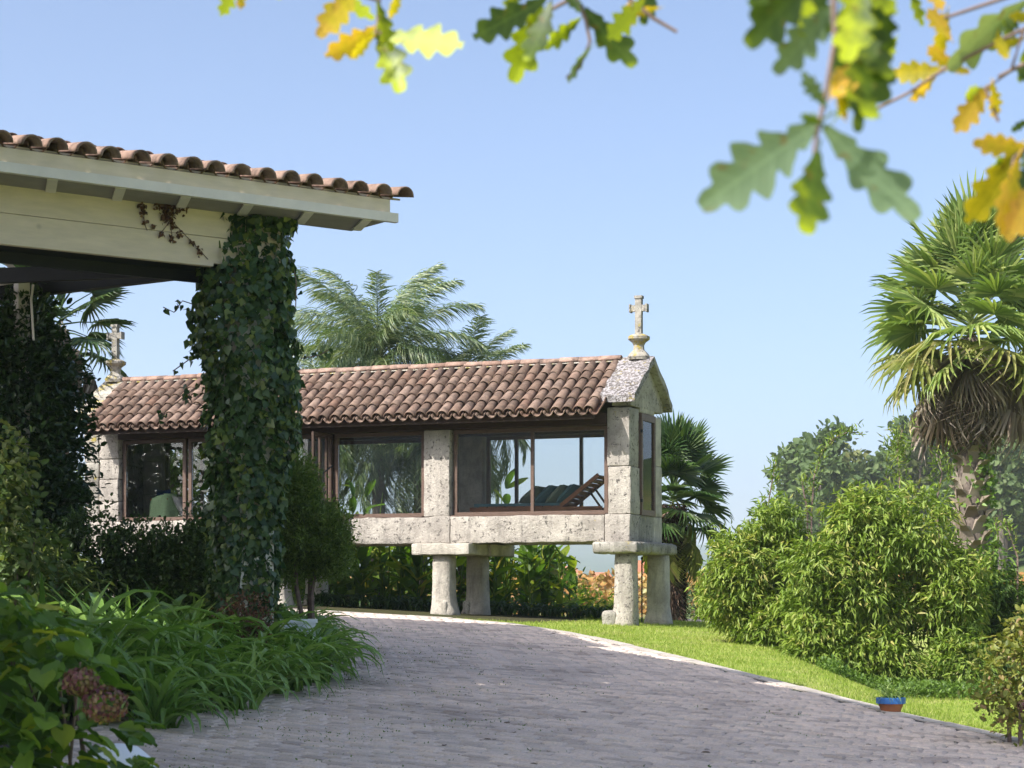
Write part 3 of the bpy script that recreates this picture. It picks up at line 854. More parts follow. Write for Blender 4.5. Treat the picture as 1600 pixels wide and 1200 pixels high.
window(5.26, 5.93, YF, ZB1 + .01, ZW1, [])
window(6.42, 7.95, YF, ZB1 + .01, ZW1, [7.2])
window(7.99, 9.24, YF, ZB1 + .01, ZW1, [])
YB = WID - .18
window(.40, 3.04, YB, ZB1 + .01, ZW1, [1.35, 2.5])
window(3.54, 5.93, YB, ZB1 + .01, ZW1, [4.2])
window(6.42, 9.24, YB, ZB1 + .01, ZW1, [7.4, 8.5])
# sills
for a, b_ in ((.40, 3.04), (3.54, 5.93), (6.42, 9.24)):
    mb = MB(); mb.box(-b_ + .01, -a - .01, -.015, .095, ZB1 - .002, ZB1 + .022); mb.obj('window_sill', M['frame_wood'], gran)
# interior floor boards
mb = MB(); mb.box(-9.6, -.33, .33, WID - .33, ZB1 - .042, ZB1 + .01); mb.obj('floor', M['frame_wood'], gran)
# gable end window
mb = MB(); fw = .07
mb.box(-.03, .03, .50, 1.25, ZB1 + .003, ZB1 + .09); mb.box(-.03, .03, .50, 1.25, 4.38, 4.49)
mb.box(-.03, .03, .50, .50 + fw, ZB1 + .09, 4.38); mb.box(-.03, .03, 1.25 - fw, 1.25, ZB1 + .09, 4.38)
w = mb.obj('window', M['frame_wood'], gran)
mb = MB(); mb.box(-.003, .003, .50 + fw + .001, 1.25 - fw - .001, ZB1 + .091, 4.379); mb.obj('pane', M['glass'], w)
for z in (3.1, 4.2):
    mb = MB(); mb.bar((.035, .50, z), (.035, .46, z), .03, .05); mb.obj('hinge', M['black_steel'], w)
# opened sash on the second window with its stay
sash = MB()
x_ = -5.22
sash.box(x_ - .02, x_ + .02, -.62, .09, ZB1 + .05, ZB1 + .11); sash.box(x_ - .02, x_ + .02, -.62, .09, ZW1 - .07, ZW1 - .01)
for yy in (-.62, -.38, -.14, .03): sash.box(x_ - .018, x_ + .018, yy, yy + .055, ZB1 + .11, ZW1 - .07)
so = sash.obj('open_sash', M['dark_wood'], gran)
mb = MB(); mb.bar((x_ + .04, .05, 3.75), (x_ - .02, -.60, 3.45), .02); mb.obj('stay', M['black_steel'], so)
# finials
def finial(x, mat):
    mb = MB()
    prof = [(.17, 0), (.185, .05), (.15, .10), (.09, .16), (.085, .23), (.11, .28), (.175, .33), (.18, .37), (.13, .40), (.06, .42)]
    mb.lathe([(r * 1.0, z) for r, z in prof], 16, sq=.35, rot=.2)
    f = mb.obj('finial', M[mat], gran, loc=(x, RY, RZ + .04), smooth=False)
    c_ = MB()
    c_.bar((0, 0, .40), (0, 0, 1.02), .105, .095)
    c_.bar((-.135, 0, .83), (.135, 0, .83), .085, .10); c_.bar((-.15, 0, .83), (-.125, 0, .83), .12, .13); c_.bar((.125, 0, .83), (.15, 0, .83), .12, .13)
    c_.bar((0, 0, .985), (0, 0, 1.03), .13, .12)
    c_.obj('cross', M['granite_mossy'], f)
finial(-.13, 'granite_yellow'); finial(-9.85, 'granite_yellow')

# pillars with cap slabs
def pillar(t, y, side, mat):
    gx_, gy_ = (gran.location.x + (-t) * math.cos(HR) - y * math.sin(HR)), (gran.location.y + (-t) * math.sin(HR) + y * math.cos(HR))
    z0 = tz(gx_, gy_) - .06; z1 = 2.255
    mb = MB(); secs = 11; n = 12; vs = []; fs = []
    for i in range(secs):
        q = i / (secs - 1); z = z0 + (z1 - z0) * q
        fl = max(0, 1 - (q / .24)) ** .7
        hw = .155 + .02 * (1 - q) + .055 * fl; hd = .16 + .03 * fl; cx = side * .055 * fl
        for k in range(n):
            a = 2 * math.pi * k / n + math.pi / 12; ca, sa = math.cos(a), math.sin(a); m_ = max(abs(ca), abs(sa)) ** .75
            p = Vector((cx + hw * ca / m_, hd * sa / m_, z))
            p += noise.noise_vector(p * 6 + Vector((t, y, 0))) * .014
            vs.append(p)
    for i in range(secs - 1):
        for k in range(n): fs.append((i*n+k, i*n+(k+1) % n, (i+1)*n+(k+1) % n, (i+1)*n+k))
    fs.append(tuple(range(n))[::-1]); fs.append(tuple((secs-1)*n+k for k in range(n)))
    mb.add(vs, fs); o = mb.obj('pillar', M[mat], gran, loc=(-t, y, 0), smooth=True)
    if side: stone('foot_stone', min(side * .10, side * .36), max(side * .10, side * .36), -.20, .2, z0 - .02, z0 + .30, mat if side > 0 else 'granite_mossy', parent=o, rnd=.07)
    return o
pillar(.10, .10, -1, 'granite_pale'); pillar(.02, 1.56, 0, 'granite')
pillar(3.20, .10, .35, 'granite'); pillar(3.15, 1.42, -.6, 'granite')
for t in (6.2, 9.3):
    pillar(t, .10, 0, 'granite'); pillar(t, 1.5, 0, 'granite')
stone('cap_slab', -.56, .19, -.24, 1.96, 2.255, 2.437, 'granite_mossy', rnd=.05, rough=.02)
stone('cap_slab', -3.67, -2.66, -.16, .70, 2.255, 2.437, 'granite', rnd=.02)
stone('cap_slab', -3.50, -2.62, .71, 1.78, 2.255, 2.437, 'granite', rnd=.02)
for t in (6.2, 9.3): stone('cap_slab', -t - .5, -t + .5, -.16, 1.78, 2.255, 2.437, 'granite', rnd=.03, seg=.3)

# things inside the granary
def at_gran(t, y, z):
    c_, s_ = math.cos(HR), math.sin(HR)
    return Vector((gran.location.x - t * c_ - y * s_, gran.location.y - t * s_ + y * c_, z))
FZ = ZB1 + .012
lo = thing('sun_lounger', at_gran(1.7, .62, FZ), 'wooden sun lounger with raised perforated back inside the right hand window of the granary', 'sun lounger', rz=HR)
mb = MB(); mb.bar((-1.12, -.28, .075), (1.12, -.28, .075), .04, .12); mb.bar((-1.12, .30, .075), (1.12, .30, .075), .04, .12); mb.bar((-1.12, -.30, .075), (-1.12, .32, .075), .05, .13); mb.obj('frame', M['teak'], lo)
for k in range(9):
    mb = MB(); x = -1.0 + k * .16; mb.box(x, x + .13, -.26, .28, .135, .155); mb.obj('slat', M['teak'], lo)
bk = MB(); bd = Vector((.62, 0, .47)).normalized(); b0 = Vector((.42, 0, .15)); nb = Vector((-bd.z, 0, bd.x))
bk.bar(b0 + Vector((0, -.27, 0)), b0 + bd * .80 + Vector((0, -.27, 0)), .05, .06, up=nb); bk.bar(b0 + Vector((0, .29, 0)), b0 + bd * .80 + Vector((0, .29, 0)), .05, .06, up=nb)
back = bk.obj('backrest', M['teak'], lo)
for k in range(8):
    p = b0 + bd * (.05 + k * .10); mb = MB(); mb.bar(p + Vector((0, -.245, 0)), p + Vector((0, .265, 0)), .065, .03, up=nb); mb.obj('slat', M['teak'], back)
mb = MB(); mb.bar(b0 + bd * .52 + Vector((0, -.2, -.02)), (1.06, -.2, .13), .03); mb.bar(b0 + bd * .52 + Vector((0, .2, -.02)), (1.06, .2, .13), .03); mb.obj('prop', M['dark_wood'], lo)
mb = MB(); mb.box(-1.08, .42, -.27, .29, .156, .20); mb.obj('mattress', M['cushion_teal'], lo)
def pillow_mesh(w, h, t):
    vs = []; fs = []; n = 8
    for sd in (1, -1):
        for i in range(n + 1):
            for j in range(n + 1):
                u, v = i / n * 2 - 1, j / n * 2 - 1
                th_ = (max(0, (1 - u ** 4) * (1 - v ** 4))) ** .5
                vs.append((u * w / 2 * (1 - .06 * (1 - abs(v))), v * h / 2 * (1 - .06 * (1 - abs(u))), sd * t / 2 * th_))
    for s_ in (0, 1):
        o_ = s_ * (n + 1) ** 2
        for i in range(n):
            for j in range(n):
                a = o_ + i * (n + 1) + j; f = (a, a + n + 1, a + n + 2, a + 1)
                fs.append(f if s_ == 0 else f[::-1])
    mb = MB(); mb.add(vs, fs); return mb.mesh('cushion', True)
for k, (x, cm, lab, tl) in enumerate(((-.14, 'cushion_olive', 'olive cushion leaning at the front of the row on the wooden sun lounger', 38), (.10, 'cushion_teal', 'teal cushion second in the row on the wooden sun lounger', 42), (.30, 'cushion_olive', 'olive cushion third in the row on the wooden sun lounger', 44), (.48, 'cushion_teal', 'teal cushion resting against the raised back of the sun lounger', 46))):
    o = link('cushion', pillow_mesh(.44, .48, .15), None, at_gran(1.7 - x, .60, FZ + .36), mat=M[cm]); o.rotation_euler = Euler((0, -math.radians(tl), 0)).to_matrix().to_4x4().to_euler()
    o.matrix_world = Matrix.Translation(at_gran(1.7 - x, .60, FZ + .34)) @ Matrix.Rotation(HR, 4, 'Z') @ Matrix.Rotation(-math.radians(tl), 4, 'Y')
    tagp(o, lab, 'cushion', 'cushions on the sun lounger')
lamp = thing('floor_lamp', at_gran(.50, .95, FZ), 'floor lamp with grey drum shade in the corner behind the raised lounger back', 'lamp')
mb = MB(); mb.lathe([(.12, 0), (.12, .02), (.012, .03), (.012, .88)], 10); mb.obj('stand', M['black_steel'], lamp)
mb = MB(); mb.lathe([(.12, .80), (.09, 1.03)], 16); mb.obj('lamp_shade', M['shade_grey'], lamp)
# left hand window: stool with throw, leaning cushion, blue jacket
st = thing('stool', at_gran(8.72, .60, FZ), 'low wooden stool hidden under a pale green throw in the left window', 'stool', rz=HR)
mb = MB(); mb.box(-.17, .17, -.17, .17, .36, .40); mb.obj('seat', M['teak'], st)
for sx in (-1, 1):
    for sy in (-1, 1):
        mb = MB(); mb.box(sx * .14 - .018, sx * .14 + .018, sy * .14 - .018, sy * .14 + .018, 0, .36); mb.obj('leg', M['teak'], st)
def throw_mesh():
    vs = []; fs = []; n = 20; m_ = 12
    for j in range(m_ + 1):
        for i in range(n + 1):
            a = 2 * math.pi * i / n; q = j / m_
            if q < .35: r = .20 * q / .35; z = .44 - .012 * q + .02 * math.sin(3 * a) * q
            else: r = .20 + .05 * (q - .35) * (1 + 1.4 * math.sin(5 * a + 1)) ; z = .42 - (q - .35) / .65 * (.38 - .05 * math.sin(3 * a))
            m2 = max(abs(math.cos(a)), abs(math.sin(a))) ** .6
            vs.append((r * math.cos(a) / m2 + .12 * (.42 - z), r * math.sin(a) / m2, z + (.05 * math.cos(a) if z > .3 else .03 * math.sin(7 * a))))
    for j in range(m_):
        for i in range(n):
            k = j * (n + 1) + i; fs.append((k, k + 1, k + n + 2, k + n + 1))
    mb = MB(); mb.add(vs, fs); return mb.mesh('throw', True)
tagp(link('throw', throw_mesh(), None, at_gran(8.72, .60, FZ), (0, 0, HR), mat=M['cushion_green']), 'pale green throw draped over a stool in the left window of the granary', 'blanket')
o = link('cushion', pillow_mesh(.34, .50, .12), None, mat=M['cushion_white'])
o.matrix_world = Matrix.Translation(at_gran(8.30, .55, FZ + .22)) @ Matrix.Rotation(HR, 4, 'Z') @ Matrix.Rotation(math.radians(60), 4, 'Y') @ Matrix.Rotation(math.radians(90), 4, 'Z')
tagp(o, 'pale cushion leaning upright to the right of the green throw', 'cushion')
o = link('cushion', pillow_mesh(.30, .46, .16), None, mat=M['cushion_blue'])
o.matrix_world = Matrix.Translation(at_gran(8.98, 1.0, FZ + .36)) @ Matrix.Rotation(HR, 4, 'Z') @ Matrix.Rotation(math.radians(82), 4, 'X')
tagp(o, 'navy blue cushion standing behind the green throw', 'cushion')

# ------------------------------------------------------------------ porch
ED = np.array([.805, .593]); PD = np.array([-.593, .805])   # eave direction (to the right), inward direction
E0 = np.array([-.90, 18.5])                                 # right hand end of the eave
PR = math.atan2(ED[1], ED[0])
porch = thing('porch', (E0[0], E0[1], 0), 'open porch with cream timber beam and clay tiled eave at upper left', 'porch', rz=PR)
# local frame: x along the eave (negative = to the left), y inward, z up
ZE = EYE + 3.57          # underside of tiles at the eave
sl = math.atan(.205)
def pbox(name, mat, x0, x1, y0, y1, z0, z1, parent=porch, label=None):
    mb = MB(); mb.box(x0, x1, y0, y1, z0, z1); return mb.obj(name, M[mat], parent, label=label)
pbox('fascia_board', 'beam_paint', -6.2, -.20, .060, .100, ZE - .125, ZE - .012)
pbox('fascia_board', 'white_paint', -6.2, -.12, .045, .100, ZE - .21, ZE - .128)
# soffit and rafter ends
pbox('soffit', 'soffit', -6.2, -.20, .102, .72, ZE - .200, ZE - .185)
x = -.42
while x > -6.1:
    mb = MB(); mb.bar((x, .101, ZE - .207), (x + .20, .598, ZE - .207), .085, .018); mb.obj('rafter_end', M['white_paint'], porch); x -= .60
# cream beam of planks
yb = .60
for z0, z1 in ((ZE - .425, ZE - .2005), (ZE - .655, ZE - .430)):
    pbox('beam_board', 'beam_paint', -6.2, -1.02, yb, yb + .05, z0, z1)
pbox('beam_trim', 'beam_paint', -6.2, -1.7, yb - .01, yb + .06, ZE - .685, ZE - .657)
pbox('beam_shade_strip', 'black_steel', -6.2, -1.46, yb + .062, yb + .50, ZE - .66, ZE - .62)  # black strips here paint the deep shade beneath the cream beam
pbox('beam_shade_strip', 'black_steel', -6.2, -1.46, yb + .46, yb + .50, ZE - .76, ZE - .662)
# column under the ivy
colm = pbox('column', 'plaster', -1.40, -1.06, yb + .052, yb + .40, .6, ZE - .18)
# ceiling following the roof
def slab(name, mat, x0, x1, y0, y1, zoff, th_):
    mb = MB(); z = lambda y: ZE + zoff + math.tan(sl) * y
    vs = [(x0, y0, z(y0)), (x1, y0, z(y0)), (x1, y1, z(y1)), (x0, y1, z(y1))]; vs += [(a, b_, c_ + th_) for a, b_, c_ in vs]
    mb.add(vs, [(0,3,2,1),(4,5,6,7),(0,1,5,4),(1,2,6,5),(2,3,7,6),(3,0,4,7)]); return mb.obj(name, M[mat], porch)
slab('roof_deck', 'ceiling_pink', -6.2, -.06, .11, 9.0, -.02, .018)
# side beams (world coordinates turned into the porch frame)
def ploc(p):
    q = np.array([p[0], p[1]]) - E0; return (float(q @ ED), float(q @ PD), p[2])
def wbar(name, mat, a, b_, w, h, parent=porch):
    mb = MB(); mb.bar(ploc(a), ploc(b_), w, h); return mb.obj(name, M[mat], parent)
wbar('side_beam', 'black_steel', (-2.80, 19.25, EYE + 3.13), (-5.6, 21.4, EYE + 3.17), .10, .24)
wbar('cross_beam', 'black_steel', (-2.65, 19.0, EYE + 3.05), (-6.2, 19.9, EYE + 3.05), .08, .14)
wbar('batten', 'white_paint', (-3.55, 19.1, EYE + 3.10), (-5.3, 20.2, EYE + 3.04), .04, .045)
wbar('corner_post', 'white_paint', (-4.86, 20.3, EYE + 3.12), (-4.86, 20.3, .8), .12, .12)
wbar('brace', 'white_paint', (-4.9, 20.2, EYE + 3.2), (-5.6, 20.0, EYE + 3.9), .05, .05)
mb = MB(); mb.tube([ploc((-4.7, 20.1, EYE + 3.05)), ploc((-4.72, 20.1, EYE + 2.9)), ploc((-4.69, 20.08, EYE + 2.5))], .012); mb.obj('hook', M['white_paint'], porch)
# tiles
tm2 = []
for k in range(4):
    mb = MB(); mb.add(*pipe_vf(.46, .086 + .006 * random.random(), .074, 10, th=.014), r=0.0); me_ = mb.mesh('roof_tile', True); me_.materials.append(M['tile_pale']); tm2.append(me_)
PP = .238; pans = MB(); cov = MB(); cnt = 0
for r_ in range(23):
    for c_ in range(26):
        x = -.10 - c_ * PP; y = r_ * .38 + .40
        Mx = Matrix.Translation((x + random.gauss(0, .006), y, ZE + math.tan(sl) * y + .006)) @ Matrix.Rotation(sl - .03 + random.gauss(0, .006), 4, 'X') @ Matrix.Rotation(random.gauss(0, .02), 4, 'Z')
        if r_ < 11: o = link('roof_tile', tm2[(c_ * 5 + r_ * 3) % 4], porch); o.matrix_local = Mx
        else:
            v, f = pipe_vf(.46, .108, .088, 6); cov.add([Mx @ Vector(p) for p in v], f)
        v, f = pipe_vf(.46, .094, .104, 6, up=False); Mp = Matrix.Translation((x - PP / 2, y + .14, ZE + math.tan(sl) * (y + .16) + .045)) @ Matrix.Rotation(sl - .02, 4, 'X')
        pans.add([Mp @ Vector(p) for p in v], f)
pans.obj('channel_tiles', M['tile'], porch, kind='stuff', smooth=True); cov.obj('upper_tiles', M['tile_pale'], porch, kind='stuff', smooth=True)

# the house the porch belongs to (left of the picture; its shade lies across the drive)
house = thing('house', (-6, 12, 0), 'tall plastered house attached to the porch beyond the left edge', 'house')
def prism(name, pts, z0, z1, mat, parent):
    mb = MB(); n = len(pts)
    vs = [(x - house.location.x, y - house.location.y, z0) for x, y in pts] + [(x - house.location.x, y - house.location.y, z1) for x, y in pts]
    mb.add(vs, [tuple(range(n))[::-1], tuple(range(n, 2 * n))] + [(i, (i+1) % n, n + (i+1) % n, n + i) for i in range(n)])
    return mb.obj(name, M[mat], parent)
HA = [(-2.2, 6.5), (-3.25, 10.9), (-4.25, 14.9), (-4.62, 15.70), (-11.0, 11.0), (-10.5, 3.5)]
prism('wall', HA, -1.0, EYE + 6.9, 'plaster', house)
prism('roof', [(-2.1, 6.4), (-3.15, 10.9), (-4.15, 14.9), (-4.58, 15.80), (-11.2, 11.0), (-10.7, 3.3)], EYE + 6.9, EYE + 7.15, 'tile_pale', house)
prism('wall', [(-6.05, 20.5), (-6.8, 24.6), (-14, 24.6), (-14, 20.5)], -1.0, EYE + 7.4, 'plaster', house)  # unseen rear wing, added to cast shade over the far drive
prism('roof', [(-5.98, 20.4), (-6.72, 24.7), (-14.2, 24.7), (-14.2, 20.4)], EYE + 7.4, EYE + 7.6, 'tile_pale', house)
for y0 in (9.0, 12.5):
    xw = lambda y: -3.6 - (y - 11.6) * .245 + .02
    mb = MB(); mb.bar((xw(y0) + 6, y0 - 12, 4.6), (xw(y0 + 1.2) + 6, y0 - 10.8, 4.6), .06, 1.6); w = mb.obj('window', M['frame_wood'], house)
    mb = MB(); mb.bar((xw(y0 + .1) + 6.035, y0 - 11.9, 4.6), (xw(y0 + 1.1) + 6.035, y0 - 10.9, 4.6), .02, 1.4); mb.obj('pane', M['glass'], w)

# ------------------------------------------------------------------ vegetation builders
def blob_points(n, c, r, lump=.25, freq=1.6, shell=.45, seed=0, flat=0):
    """points in a lumpy ellipsoid, denser to the outside; returns positions and outward directions"""
    d = rdirs(n)
    if flat: d[:, 2] = np.where(d[:, 2] < -.3, -d[:, 2], d[:, 2])
    lam = np.array([noise.noise(Vector(q * freq) + Vector((seed, seed * .7, 0))) + .5 * noise.noise(Vector(q * freq * 2.7) + Vector((seed, 0, 5))) for q in d])
    rad = (1 + lump * lam * 1.6) * (1 - shell * R.random(n) ** 2.0)
    P = np.array(c) + d * np.array(r) * rad[:, None]
    return P, nrm(d / np.array(r))

def shrub(name, base, blobs, leaf, mat, label, cat, tmpl=T_OVATE, twigs=900, per=6, spread=.06, droop=.3, group=None, stems=5, up=.2, stuffname='foliage', lump=.3, shell=.5, stemr=.02, floor=True):
    """blobs: (centre offset, radii, weight)"""
    t = thing(name, base, label, cat, group)
    out = []
    tw = sum(b[2] for b in blobs)
    for bi, (c, r, w) in enumerate(blobs):
        n = int(twigs * w / tw)
        P, D = blob_points(n, c, r, lump=lump, shell=shell, seed=random.uniform(0, 50))
        D = nrm(D * .8 + R.normal(0, .4, D.shape) + np.array([0, 0, up]))
        Pl = np.repeat(P, per, 0) + R.normal(0, spread, (n * per, 3))
        Dl = nrm(np.repeat(D, per, 0) + R.normal(0, .65, (n * per, 3)) + np.array([0, 0, -droop]))
        Nl = nrm(np.repeat(D, per, 0) * .6 + R.normal(0, .5, (n * per, 3)) + np.array([0, 0, .8]))
        L = R.uniform(.7, 1.25, n * per) * leaf[0]; W = L * leaf[1]
        # colour groups by twig, so light and dark clumps appear
        rr = np.clip(np.repeat(R.random(n), per) * .45 + R.random(n * per) * .3 + .25 * R.random(), 0, .999)
        if floor:
            gz = terr(Pl[:, 0] + base[0], Pl[:, 1] + base[1]) - base[2]
            ok = Pl[:, 2] > gz + .01; Pl, Dl, Nl, L, W, rr = Pl[ok], Dl[ok], Nl[ok], L[ok], W[ok], rr[ok]
        out.append(leaves(Pl, Dl, Nl, L, W, tmpl, rr))
    V, F, q = joinvf(out)
    link(stuffname, np_mesh(stuffname, V, F, q), t, mat=M[mat], kind='stuff')
    for k in range(stems):
        c, r, w = random.choice(blobs); c = Vector(c)
        tip = c + Vector((random.uniform(-.6, .6) * r[0], random.uniform(-.6, .6) * r[1], random.uniform(.0, .6) * r[2]))
        mb = MB(); b0_ = Vector((tip.x * .35 + random.uniform(-.1, .1), tip.y * .35, -.1)); mid = (b0_ + tip) / 2 + Vector((random.uniform(-.1, .1), random.uniform(-.1, .1), .1))
        mb.tube([b0_, mid, tip], [stemr, stemr * .75, stemr * .3], 6); mb.obj('stem', M['twig'], t)
    return t

def gpt(u, d, dz=0.0):
    x = (u - 800) / FPX * d; return (x, d, tz(x, d) + dz)

# ---- left side
shrub('laurel_shrub', gpt(30, 20.6), [((0, 0, 2.1), (.60, .75, 1.40), 3), ((.0, -.1, 1.0), (.60, .75, 1.0), 2), ((-.9, 0, 1.6), (.8, .8, 1.9), 2), ((.05, 0, 2.95), (.38, .5, .75), 1)], (.085, .48), 'l_laurel',
      'tall dark glossy evergreen shrub under the porch at the left edge', 'shrub', twigs=7000, per=6, spread=.05, droop=.1, stems=6, shell=.65)
shrub('climbing_vine', gpt(12, 17.6), [((-.02, 0, 1.55), (.24, .3, .62), 2), ((.08, -.1, 1.0), (.36, .3, .5), 1.4)], (.085, .6), 'l_vine',
      'paler leafy climber hanging in front of the dark shrub at the left edge', 'climber', twigs=330, per=5, spread=.06, droop=.8, stems=4, shell=.9)
shrub('weeping_shrub', gpt(50, 18.2), [((.0, 0, .75), (.52, .4, .45), 1)], (.13, .2), 'l_vine',
      'narrow leaved weeping shrub with yellowish leaves below the climber', 'shrub', tmpl=T_LANCE, twigs=480, per=5, spread=.07, droop=.9, stems=4, shell=.8)
hx = [(-4.6, 19.6), (-4.1, 19.8), (-3.6, 19.9), (-3.15, 19.9), (-2.8, 19.9)]
shrub('hedge', (-3.6, 19.8, tz(-3.6, 19.8)), [((x + 3.6, y - 19.8, .70), (.50, .42, .70), 1) for x, y in hx], (.05, .55), 'l_hedge',
      'dark small leaved clipped hedge in front of the granary base', 'hedge', twigs=7500, per=5, spread=.03, droop=.0, up=.5, stems=5)
rf = shrub('flowering_shrub', gpt(305, 20.8), [((0, 0, 1.05), (.26, .3, .42), 1)], (.05, .4), 'l_hedge',
      'small shrub with clusters of red flowers to the left of the ivy column', 'shrub', twigs=260, per=5, spread=.04, stems=4)
for (u, v) in ((287, 847), (322, 845), (334, 850), (308, 838), (330, 842)):
    p = px(u, v, 20.5) - rf.location; n = 26
    P_ = np.array(p) + R.normal(0, .022, (n, 3)); V, F, q = leaves(P_, rdirs(n), rdirs(n), np.full(n, .028), np.full(n, .02), T_OVATE)
    link('flower_cluster', np_mesh('flower_cluster', V, F, q), rf, mat=M['l_flower'])
shrub('conifer_shrub', gpt(476, 22.6), [((-.10, 0, 1.75), (.22, .3, .40), 1.0), ((.10, -.1, 1.30), (.38, .4, .36), 1.3), ((-.20, 0, 1.15), (.32, .4, .40), 1), ((.28, -.1, 1.10), (.24, .3, .26), .6)], (.06, .3), 'l_conifer',
      'soft bright green feathery shrub to the right of the ivy column', 'shrub', tmpl=T_LANCE, twigs=4200, per=7, spread=.045, droop=.1, up=.5, stems=3, stemr=.035)
shrub('rusty_shrub', gpt(382, 17.9), [((0, 0, .50), (.27, .25, .32), 1)], (.035, .45), 'l_red',
      'dried rusty red small plant at the foot of the ivy column', 'shrub', twigs=330, per=5, spread=.03, stems=6, shell=.8)

shrub('glare_screen_hedge', (-19, 27, tz(-19, 27)), [((-3, -3, 2.2), (3.2, 1.6, 3.2), 1), ((0, 0, 2.2), (3.2, 1.6, 3.0), 1), ((3, 3, 2.0), (3.0, 1.4, 2.9), 1), ((5.5, 5.5, 1.6), (2.2, 1.2, 2.4), .7)], (.28, .5), 'l_laurel',  # unseen hedge, added to block sky glare reflected in the left granary window
      'tall dark hedge added out of view to block glare in the granary window', 'hedge', twigs=2600, per=5, spread=.2, stems=4, stemr=.06)
# ivy
ivc = Vector((-2.40, 18.48, 0))
ivy = thing('ivy', (ivc.x, ivc.y, tz(ivc.x, ivc.y)), 'thick dark ivy clothing the porch corner column from soil to eave', 'ivy')
def ivy_half(z):       # half width (m) against height above ivy base
    return np.interp(z, [0, .3, 1.2, 1.9, 2.6, 3.0, 3.5, 3.9, 4.3, 4.6], [.20, .22, .28, .34, .42, .46, .44, .42, .44, .50])
def ivy_cx(z):
    return np.interp(z, [0, .8, 2.0, 2.8, 3.4, 4.5], [-.06, -.04, .03, .04, .0, -.06])
IH = EYE + 3.40 - ivy.location.z
n = 12500
zz = R.random(n) * IH; aa = R.uniform(-math.pi, math.pi, n)
lum = np.array([noise.noise(Vector((math.cos(a) * 1.3, math.sin(a) * 1.3, z * 1.8))) * .8 + .6 * noise.noise(Vector((math.cos(a) * 2.6, math.sin(a) * 2.6 + 7, z * 5.0))) for a, z in zip(aa, zz)])
al = aa - PR
rr = ivy_half(zz) * (1 + .45 * lum) * (1.05 - .30 * R.random(n) ** 1.3)
rr = np.maximum(rr, .185 / np.maximum(np.abs(np.cos(al)), np.abs(np.sin(al))) + .02 + .05 * R.random(n))
P_ = np.stack([ivy_cx(zz) + rr * np.cos(aa), rr * np.sin(aa), zz], 1)
Nn_ = np.stack([np.cos(aa), np.sin(aa), np.full(n, .25)], 1)
D_ = nrm(np.stack([R.normal(0, .6, n), R.normal(0, .45, n), -np.ones(n) + R.normal(0, .35, n)], 1) + Nn_ * .3)
Lf = R.uniform(.040, .088, n); rnd_ = np.clip(R.random(n) * .55 + .45 * (.5 + lum), 0, .99)
front = (Nn_[:, 1] < -.2)
score = np.where(front, Lf, 0); big = np.argsort(-score)[:300]; keep = np.ones(n, bool); keep[big] = False
V, F, q = leaves(P_[keep], D_[keep], Nn_[keep] + R.normal(0, .6, (keep.sum(), 3)), Lf[keep], Lf[keep] * .95, T_IVY, rnd_[keep])
link('foliage', np_mesh('foliage', V, F, q), ivy, mat=M['l_ivy'], kind='stuff')
il = []
for k in range(5):
    V, F, q = leaves(np.zeros((1, 3)), np.array([[0, 0, -1.]]), np.array([[0, -1., .1]]), np.array([1.]), np.array([.85 + .06 * k]), T_IVY, np.array([k / 5.]))
    me_ = np_mesh('leaf', V, F, q); me_.materials.append(M['l_ivy']); il.append(me_)
for k in big:
    a = math.atan2(Nn_[k, 1], Nn_[k, 0]) + math.pi / 2
    o = link('leaf', il[k % 5], ivy, P_[k] + Nn_[k] * .015, (R.normal(-.4, .45), R.normal(0, .55), a + R.normal(0, .5)), (Lf[k],) * 3)
tr = []
for (pts, nl) in (([(345, 480), (310, 478), (285, 470), (272, 488), (255, 480)], 16), ([(330, 520), (310, 545), (298, 560), (270, 580)], 18), ([(335, 580), (300, 610), (262, 640), (248, 655)], 14),
                  ([(300, 330), (262, 322), (240, 318)], 0), ([(340, 440), (315, 400), (290, 365), (272, 345)], 12), ([(470, 560), (500, 555), (515, 545)], 10), ([(455, 400), (463, 440), (462, 480)], 12), ([(272, 345), (270, 385)], 7), ([(268, 350), (245, 365)], 5),([(330,620),(345,640),(300,630),(290,600)],10)):
    d_ = 18.45 if pts[0][1] > 400 else 18.15
    P3 = [px(u, v, d_ if v > 400 else 18.55 - (400 - u) * .0042) for u, v in pts]
    mb = MB(); mb.tube([p - ivy.location for p in P3], .005, 4); mb.obj('trailing_stem', M['twig'], ivy)
    for k in range(nl):
        q = random.random() * (len(P3) - 1); i_ = min(int(q), len(P3) - 2); tr.append(tuple(P3[i_].lerp(P3[i_ + 1], q - i_) - ivy.location))
P_ = np.array(tr); n = len(P_)
V, F, q = leaves(P_ + R.normal(0, .02, P_.shape), nrm(R.normal(0, .6, (n, 3)) + [0, 0, -1]), nrm(R.normal(0, .5, (n, 3)) + [0, -1, .3]), R.uniform(.035, .065, n), R.uniform(.03, .055, n), T_IVY)
link('trailing_leaves', np_mesh('trailing_leaves', V, F, q), ivy, mat=M['l_ivy'], kind='stuff')
